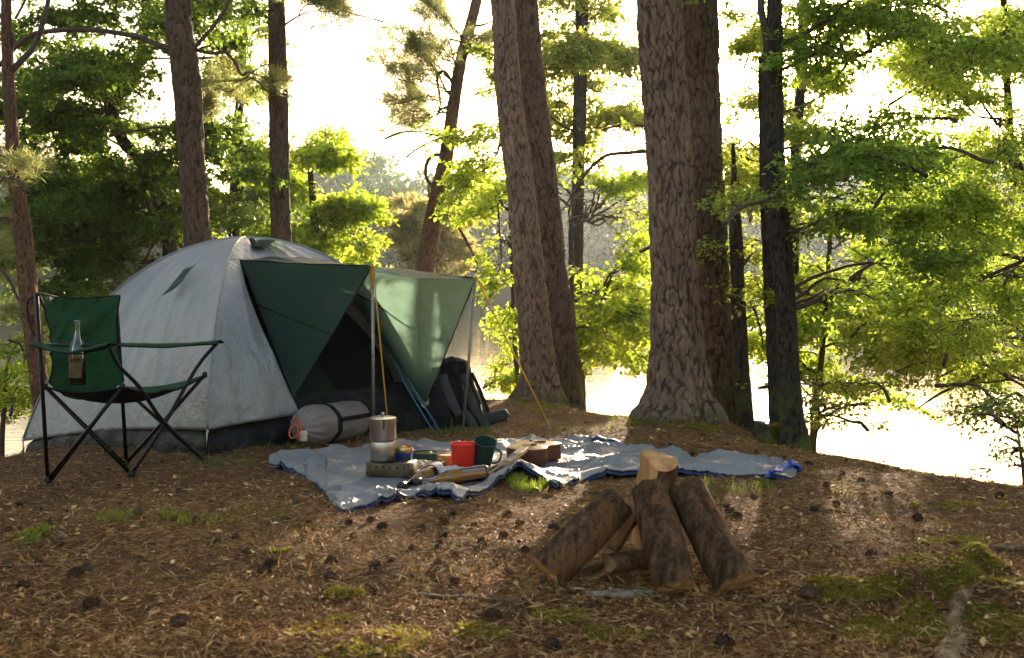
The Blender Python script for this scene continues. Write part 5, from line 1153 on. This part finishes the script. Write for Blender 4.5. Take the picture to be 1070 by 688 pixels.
log('thin split stick of wood low between the logs', pl(600, 604, 3.16), pl(640, 590, 3.24), .018, .015, 'wedge', 15, .6, ('logbark', 'cut_dark'))
# splinters and flat bark by the pile
def chip(lab, g, lx, ly, th, rz, m='chip', seed=1, group=None, name='bark_piece', cat='bark', tilt=0):
    s, q = np.meshgrid(np.linspace(-1, 1, 16), np.linspace(-1, 1, 10), indexing='ij')
    f = 1-.35*np.abs(vn(s*3, 0*q, 0, seed)); x = s*lx/2; y = q*ly/2*f*np.sqrt(np.clip(1.02-s*s*.8, 0, 1)); z = th*.6+.012*(1-q*q)*ly/.05*.4+th*.5*vn(s*4, q*4, 0, seed+1)+tilt*s*lx/2
    b = MB(); b.grid(np.stack([x, y, z], -1)); o = b.build(name, M[m], None, thick=th)
    tag(o, lab, cat, group); o.location = g; o.rotation_euler = (0, 0, rz); return o
chip('flat greyish piece of bark on the ground in front of the firewood pile', on(647, 625, .004), .18, .055, .010, .1, 'chip', 3)
chip('brown curled bark piece propped at the left inside of the pile', on(622, 607, .004), .11, .04, .008, .6, 'cut_dark', 5, tilt=.4)
chip('pale wood slab lying on the moss at the right edge', on(1058, 578, .012), .13, .045, .012, .15, 'palebark', 7)
for k, (px, py) in enumerate(((740, 600), (746, 608), (735, 596), (751, 602))):
    g = on(px, py); b = MB(); a = -1.1+k*.35
    b.tube([(0, 0, 0), (.03*math.cos(a), .0, .04), (.05*math.cos(a), .01, .07+.01*k)], [.003, .002, .0006], 5); o = b.build('wood_splinter', M['cut']); o.location = g
    tag(o, 'thin pale splinter standing between the middle and right logs of the pile', 'splinter', 'splinters between the logs')
# ------------------------------------------------------------------ stump, stone, pegs
def build_stump():
    g = P(800, 458, 6.35); g.z = h1(g.x, g.y)-.02; W = MB(); n, k = 60, 16
    a, s = np.meshgrid(np.linspace(0, 2*math.pi, n, endpoint=False), np.linspace(0, 1, k), indexing='ij')
    r = .062*(1+.35*(1-s)**2+.08*fbm(np.cos(a)*3, np.sin(a)*3, s*3, 5, 3)); z = s*.105*(1-.15*np.cos(a))
    W.grid(np.stack([r*np.cos(a), r*np.sin(a), z], -1), 0, wrap=True, a=.6); t = thing('tree_stump', 'low mossy stump between the dark bank trunks', 'stump', tuple(g)); W.build('bark', M['dark_bark'], t, attr='plate')
    rows = np.stack([np.stack([r[:, -1]*np.cos(a[:, 0])*f, r[:, -1]*np.sin(a[:, 0])*f, z[:, -1]], -1) for f in (1, .7, .4, .01)], 1); b = MB(); b.grid(rows, 0, wrap=True); b.build('cut_top', M['cut_dark'], t)
    Lv = Leaves(); m = 1500; aa = rng.uniform(-1.4, 1.2, m); ss = rng.random(m); rr = .064*(1+.35*(1-ss)**2)
    Lv.put(np.stack([rr*np.cos(aa), rr*np.sin(aa), ss*.105], -1), np.stack([np.cos(aa), np.sin(aa), 1+0*aa], -1)+rng.normal(0, .4, (m, 3)), rng.normal(0, 1, (m, 3)), np.full(m, .010)); Lv.build('moss', M['moss'], t, .4)
build_stump()
def build_root():
    pts = np.array([tuple(on(px, py, -.024)) for px, py in ((1022, 596), (1010, 618), (1000, 645), (996, 672), (988, 705))]); rad = np.array([.012, .030, .038, .042, .045])
    pts, rad = smooth_path(pts, rad, 14); ring, t = sweep(pts, 48, rad); n = len(pts); U, S = np.meshgrid(np.arange(48)/48*6.283, np.linspace(0, 1, n), indexing='ij')
    c = pts[None]; d = (ring-c)/rad[None, :, None]; dis = .35*fbm(np.cos(U)*1.3, S*7, np.sin(U)*1.3, 3, 4)+.30*np.abs(fbm(np.cos(U)*3, S*16, np.sin(U)*3, 6, 3))-.1
    b = MB(); b.grid(ring+d*(dis*rad[None])[..., None], 0, wrap=True); o = b.build('mossy_root', M['palebark']); recentre(o, tuple(pts[20]))
    tag(o, 'pale knotty root among the moss in the bottom right corner', 'root')
build_root()
for (px, py, lab) in ((452, 452, 'thin rusty tent peg in the grass left of the awning pole'), (470, 450, 'thin rusty tent peg beside the backpack')):
    g = on(px, py); b = MB(); b.tube([(0, 0, -.02), (.012, 0, .065), (.004, 0, .066)], .003, 6); o = b.build('tent_peg', M['stick']); o.location = g; tag(o, lab, 'tent peg')

# ------------------------------------------------------------------ pine cones, sticks
def cone_mesh(seed, L=.042, R0=.016):
    r = np.random.default_rng(seed); b = MB(); prof = [(0, -L*.5), (R0*.45, -L*.42), (R0*.7, -.1*L), (R0*.55, L*.25), (0, L*.5)]; b.lathe(prof, 10)
    m = 46
    for i in range(m):
        s = (i+.5)/m; a = i*2.39996; z = lerp(-L*.46, L*.46, s); w_ = R0*(math.sin(math.pi*min(1, (s*.9+.12)))**.7); ln = w_*.8
        ca, sa = math.cos(a), math.sin(a); c0 = np.array([ca*w_*.4, sa*w_*.4, z]); tip = np.array([ca*(w_*.5+ln), sa*(w_*.5+ln), z+L*.07]); t_ = np.array([-sa, ca, 0])*R0*.30
        b.add([c0-t_*.6, c0+t_*.6, tip+t_, tip-t_, tip+np.array([0, 0, .0022])], [[[0, 1, 2, 3]], [[3, 2, 4]]])
    return b
cone_px = [(145, 539, 1.1), (187, 515, .9), (9, 556, 1), (62, 569, 1.2), (50, 549, .9), (8, 594, 1.2), (79, 605, 1.5), (90, 598, 1.3), (24, 615, 1.2), (40, 590, 1), (96, 635, 1.3), (187, 655, 1.5), (145, 589, 1), (229, 569, 1.1), (246, 564, 1.2), (298, 547, 1.2), (323, 549, 1), (310, 527, 1), (246, 519, .9), (283, 595, 1.6), (275, 600, 1.3), (345, 606, 1.2), (347, 589, 1),
    (474, 539, 1.15), (463, 549, 1.2), (399, 553, 1.25), (387, 545, 1), (364, 548, 1), (369, 562, .9), (462, 562, 1.25), (440, 555, 1), (504, 570, 1.2), (526, 563, 1), (543, 548, 1), (530, 538, .9), (578, 554, 1.1), (549, 578, 1.1), (457, 591, .8), (476, 611, 1.1), (393, 595, 1.2), (410, 588, 1), (347, 590, .9), (616, 638, 1.2), (578, 679, 1.6), (568, 610, 1),
    (852, 535, 1.2), (959, 544, 1.2), (788, 521, 1.1), (874, 529, 1.0), (900, 504, .9), (846, 625, 1.6), (820, 640, 1.2), (911, 583, 1.1), (980, 494, .8), (844, 486, .8), (997, 492, .7), (1036, 504, .8), (864, 509, .8), (929, 518, .8), (708, 475, .8), (724, 477, .9), (793, 461, .8), (831, 469, .9), (846, 486, .9), (763, 538, 1.2), (771, 541, 1.0), (759, 531, 1.1), (884, 482, .8), (905, 478, .7), (940, 486, .7), (960, 492, .8), (915, 492, .8), (870, 470, .7), (760, 466, .7), (690, 458, .6), (660, 452, .6), (640, 447, .6), (612, 443, .6), (735, 455, .7), (700, 466, .7), (820, 480, .8), (790, 474, .8), (1010, 512, .9), (1045, 520, .9), (880, 496, .8), (530, 600, 1), (495, 550, .9), (430, 575, .9), (515, 650, 1.3), (758, 680, 1.8), (20, 530, .9), (258, 580, 1), (205, 545, .9)]
cprotos = []
for k in range(4):
    o = cone_mesh(200+k, [.040, .036, .044, .032][k], [.0165, .0175, .015, .016][k]).build('pine_cone', M['cone'], smooth=False); cprotos.append(o)
def zone(px, py):
    if 545 < px < 790 and py > 505: return 'dark pine cone lying close beside the firewood pile'
    if px < 330 and py > 575: return 'dark pine cone in the out-of-focus litter at the lower left'
    if px < 330: return 'dark pine cone between the folding chair and the blanket'
    if px < 545 and py < 620: return 'dark pine cone on the litter in front of the blanket'
    if px < 700 and py < 500: return 'small dark pine cone between the blanket and the thickest pine'
    if px < 860 and py < 500: return 'small dark pine cone behind the right half of the blanket'
    if py < 515: return 'small dark pine cone on the slope edge above the lake at the right'
    if py > 600: return 'dark pine cone near the bottom edge'
    return 'dark pine cone on the bare slope right of the firewood pile'
cu = set()
for k, (px, py, s) in enumerate(cone_px):
    src = cprotos[k % 4]; o = src if k < 4 else src.copy()
    if k >= 4: C.objects.link(o)
    g = on(px, py); o.location = (g.x, g.y, g.z+.006*s); s *= random.uniform(.62, .95); o.scale = (s, s*random.uniform(.8, 1.05), s)
    o.rotation_euler = (R(70+40*random.random()), R(random.uniform(-25, 25)), random.uniform(0, 6.28)); tag(o, zone(px, py), 'pine cone', 'pine cones on the forest floor')
sticks = [((788, 598), (845, 603), 4, 'bent brown twig lying right of the firewood pile'), ((310, 567), (330, 560), 2.5, 'short pale twig on the ground in front of the blanket'), ((430, 625), (560, 634), 5, 'long dark root-like stick lying across the foreground'), ((55, 543), (110, 531), 2.5, 'thin twig lying at the left below the folding chair'),
    ((150, 485), (205, 500), 2, 'fine twig under the front of the tent'), ((380, 612), (420, 622), 3, 'dark twig near the moss patch in the foreground'), ((860, 533), (905, 541), 2.5, 'thin twig on the slope right of the blanket'), ((235, 640), (262, 618), 4, 'pale curved twig in the lower left foreground'),
    ((940, 575), (975, 566), 2.5, 'thin dark twig beside the right-hand moss'), ((700, 655), (780, 670), 4, 'blurred twig at the bottom below the pile'), ((610, 515), (640, 520), 2.5, 'short twig just in front of the blanket edge'), ((500, 575), (455, 565), 2, 'straight thin twig among the pine cones before the blanket')]
for k, (a, c, w_, lab) in enumerate(sticks):
    p0, p1 = on(*a, .006), on(*c, .006); q = curve_between(p0, p1, 10, .06, .02); r = w_/2/F*p0.y
    for i_ in range(10): q[i_, 2] = h1(q[i_, 0], q[i_, 1])+r*.8+.004*abs(math.sin(i_))
    b = MB(); b.tube(q, np.linspace(r, r*.5, 10), 7); m = q[4]; e = m+np.array([rng.normal()*.03, .03, .02]); b.tube([m, e], [r*.5, r*.2], 5)
    o = b.build('twig', M['stick'] if k not in (1, 7) else M['palebark']); recentre(o, tuple(p0)); tag(o, lab, 'twig')

# ------------------------------------------------------------------ needle litter, moss, grass (what nobody could count)
def visible(n, ymin=2.2, ymax=8.3, near=1.6):
    """random ground points inside the view, denser near the camera"""
    Y = ymin*(ymax/ymin)**(rng.random(n)**near); px = rng.uniform(-60, 1130, n); X = (px-CX)/F*Y
    k = Y < np.interp(X, CRX, CRY)+.5; return X[k], Y[k]
def off_blanket(X, Y):
    py = HY+(CH-.05)*F/Y; px = X/Y*F+CX
    inb = (px > 283) & (px < 829) & (py < bl_edge(BF, px)-1) & (py > bl_edge(BB, px)+1)
    intent = (py < 500) & (((X+1.62)*.695+(Y-6.47)*.72)**2 < .5) & (((X+1.62)*-.72+(Y-6.47)*.69)**2 < .9)
    return ~(inb | intent)
def litter():
    X, Y = visible(190000); k = off_blanket(X, Y); X, Y = X[k], Y[k]; n = len(X); Z = H(X, Y)+rng.random(n)**2*.010+.002
    a = rng.uniform(0, 6.28, n); e = rng.normal(0, .22, n); L = rng.uniform(.02, .055, n)
    d = np.stack([np.cos(a)*np.cos(e), np.sin(a)*np.cos(e), np.sin(e)], -1)
    Lv = Leaves(); Lv.put(np.stack([X, Y, Z], -1), d, rng.normal(0, .4, (n, 3))+np.array([0, 0, 1.]), L); o = Lv.build('needle_litter', M['litter'], None, .045, .02); o['kind'] = 'stuff'; o['label'] = 'brown pine needles strewn over the forest floor'
    X, Y = visible(42000, near=1.5); k = off_blanket(X, Y) & (vn(X*2.5, Y*2.5, 0, 70) > -.45); X, Y = X[k], Y[k]; n = len(X); Z = H(X, Y)+rng.random(n)*.006+.003
    a = rng.uniform(0, 6.28, n); e = rng.normal(0, .30, n); L = .006+rng.random(n)**5*.026
    d = np.stack([np.cos(a)*np.cos(e), np.sin(a)*np.cos(e), np.sin(e)], -1)
    Lv = Leaves(); Lv.put(np.stack([X, Y, Z], -1), d, rng.normal(0, .5, (n, 3))+np.array([0, 0, 1.]), L); o = Lv.build('bark_crumbs', M['litter'], None, .55, .08); o['kind'] = 'stuff'; o['label'] = 'crumbled bark flakes strewn over the forest floor'
litter()
def tufts(name, lab, m, spots, blade, wd, n, up=1.0):
    Lv = Leaves()
    for (px, py, rx, ry, d) in spots:
        c = G(px, py); k = int(n*d); rX = rx/F*c.y; a = rng.uniform(0, 6.28, k); r = np.sqrt(rng.random(k))
        gy = abs(G(px, py-ry).y-G(px, py+ry).y)/2
        x = c.x+rX*r*np.cos(a); y = c.y+gy*r*np.sin(a); kk = vn(x*14, y*14, 0, 55)+.45*vn(x*45, y*45, 0, 56) > -.25+.5*(r-.5); x, y = x[kk], y[kk]; k = len(x)
        if k == 0: continue
        Lv.put(np.stack([x, y, H(x, y)+rng.random(k)*blade*.3], -1), rng.normal(0, .55, (k, 3))+np.array([0, 0, up]), rng.normal(0, 1, (k, 3)), blade*rng.uniform(.5, 1.3, k))
    o = Lv.build(name, m, None, wd, .1); o['kind'] = 'stuff'; o['label'] = lab
tufts('moss', 'yellow-green moss cushions on the ground', M['moss'], [(1010, 575, 60, 20, 2.2), (950, 610, 70, 14, 1.8), (905, 620, 45, 12, 1.2), (1040, 600, 50, 20, 1.6), (965, 650, 16, 30, 1.0), (1040, 655, 24, 30, 1.4), (1000, 600, 30, 10, 1.0), (1020, 640, 12, 30, .8), (1000, 640, 10, 26, .35), (930, 665, 60, 18, 1.2), (1000, 568, 40, 6, .9), (365, 620, 26, 6, .9), (340, 660, 40, 14, 1.0), (400, 665, 50, 16, .9), (370, 680, 60, 12, .8), (585, 645, 30, 8, .5), (640, 665, 40, 8, .4), (500, 662, 30, 10, .4),
      (30, 560, 20, 8, .4), (180, 540, 20, 5, .3), (730, 445, 35, 5, .6), (770, 450, 14, 6, .5), (670, 442, 14, 4, .4), (560, 424, 22, 4, .5), (1010, 530, 60, 5, .6), (830, 462, 16, 5, .4), (290, 575, 14, 5, .3), (870, 610, 25, 7, .5)], .009, .35, 9000, .8)
tufts('grass', 'sparse green grass blades between the camp things', M['grass'], [(555, 512, 20, 6, .5), (545, 507, 14, 4, .4), (175, 548, 25, 8, .15), (120, 545, 20, 6, .12), (37, 565, 15, 8, .2), (480, 455, 40, 4, .35), (420, 470, 30, 4, .15), (230, 485, 40, 5, .2), (760, 512, 60, 6, .25), (320, 480, 40, 4, .15), (600, 450, 60, 5, .15), (250, 545, 50, 8, .15), (300, 470, 50, 4, .2), (700, 520, 60, 6, .15), (700, 445, 60, 4, .12), (565, 424, 40, 4, .15), (640, 440, 30, 4, .1)], .035, .07, 1700, 1.2)
tufts('dry_grass', 'pale dry grass wisps among the litter', M['drygrass'], [(180, 560, 180, 50, .9), (450, 460, 120, 8, .8), (700, 515, 140, 12, .7), (250, 590, 200, 40, .7), (60, 495, 90, 12, .5), (530, 600, 200, 40, .35), (900, 540, 140, 30, .4), (210, 488, 60, 6, .5), (700, 447, 70, 5, .35), (570, 427, 50, 4, .3)], .032, .05, 1700, .5)
# ------------------------------------------------------------------ haze: even air round the camera and the whole scene
def build_haze():
    b = MB(); b.box((0, 290, 10.5), (1240, 850, 28)); m = bpy.data.materials.new('haze_air'); m.use_nodes = True; n = m.node_tree
    n.nodes.remove(n.nodes['Principled BSDF']); v = n.nodes.new('ShaderNodeVolumePrincipled')
    v.inputs['Color'].default_value = (.82, .93, 1.0, 1); v.inputs['Density'].default_value = .0004; v.inputs['Anisotropy'].default_value = .72
    n.links.new(v.outputs[0], n.nodes['Material Output'].inputs['Volume'])
    o = b.build('haze', m, smooth=False); o['kind'] = 'stuff'
build_haze()
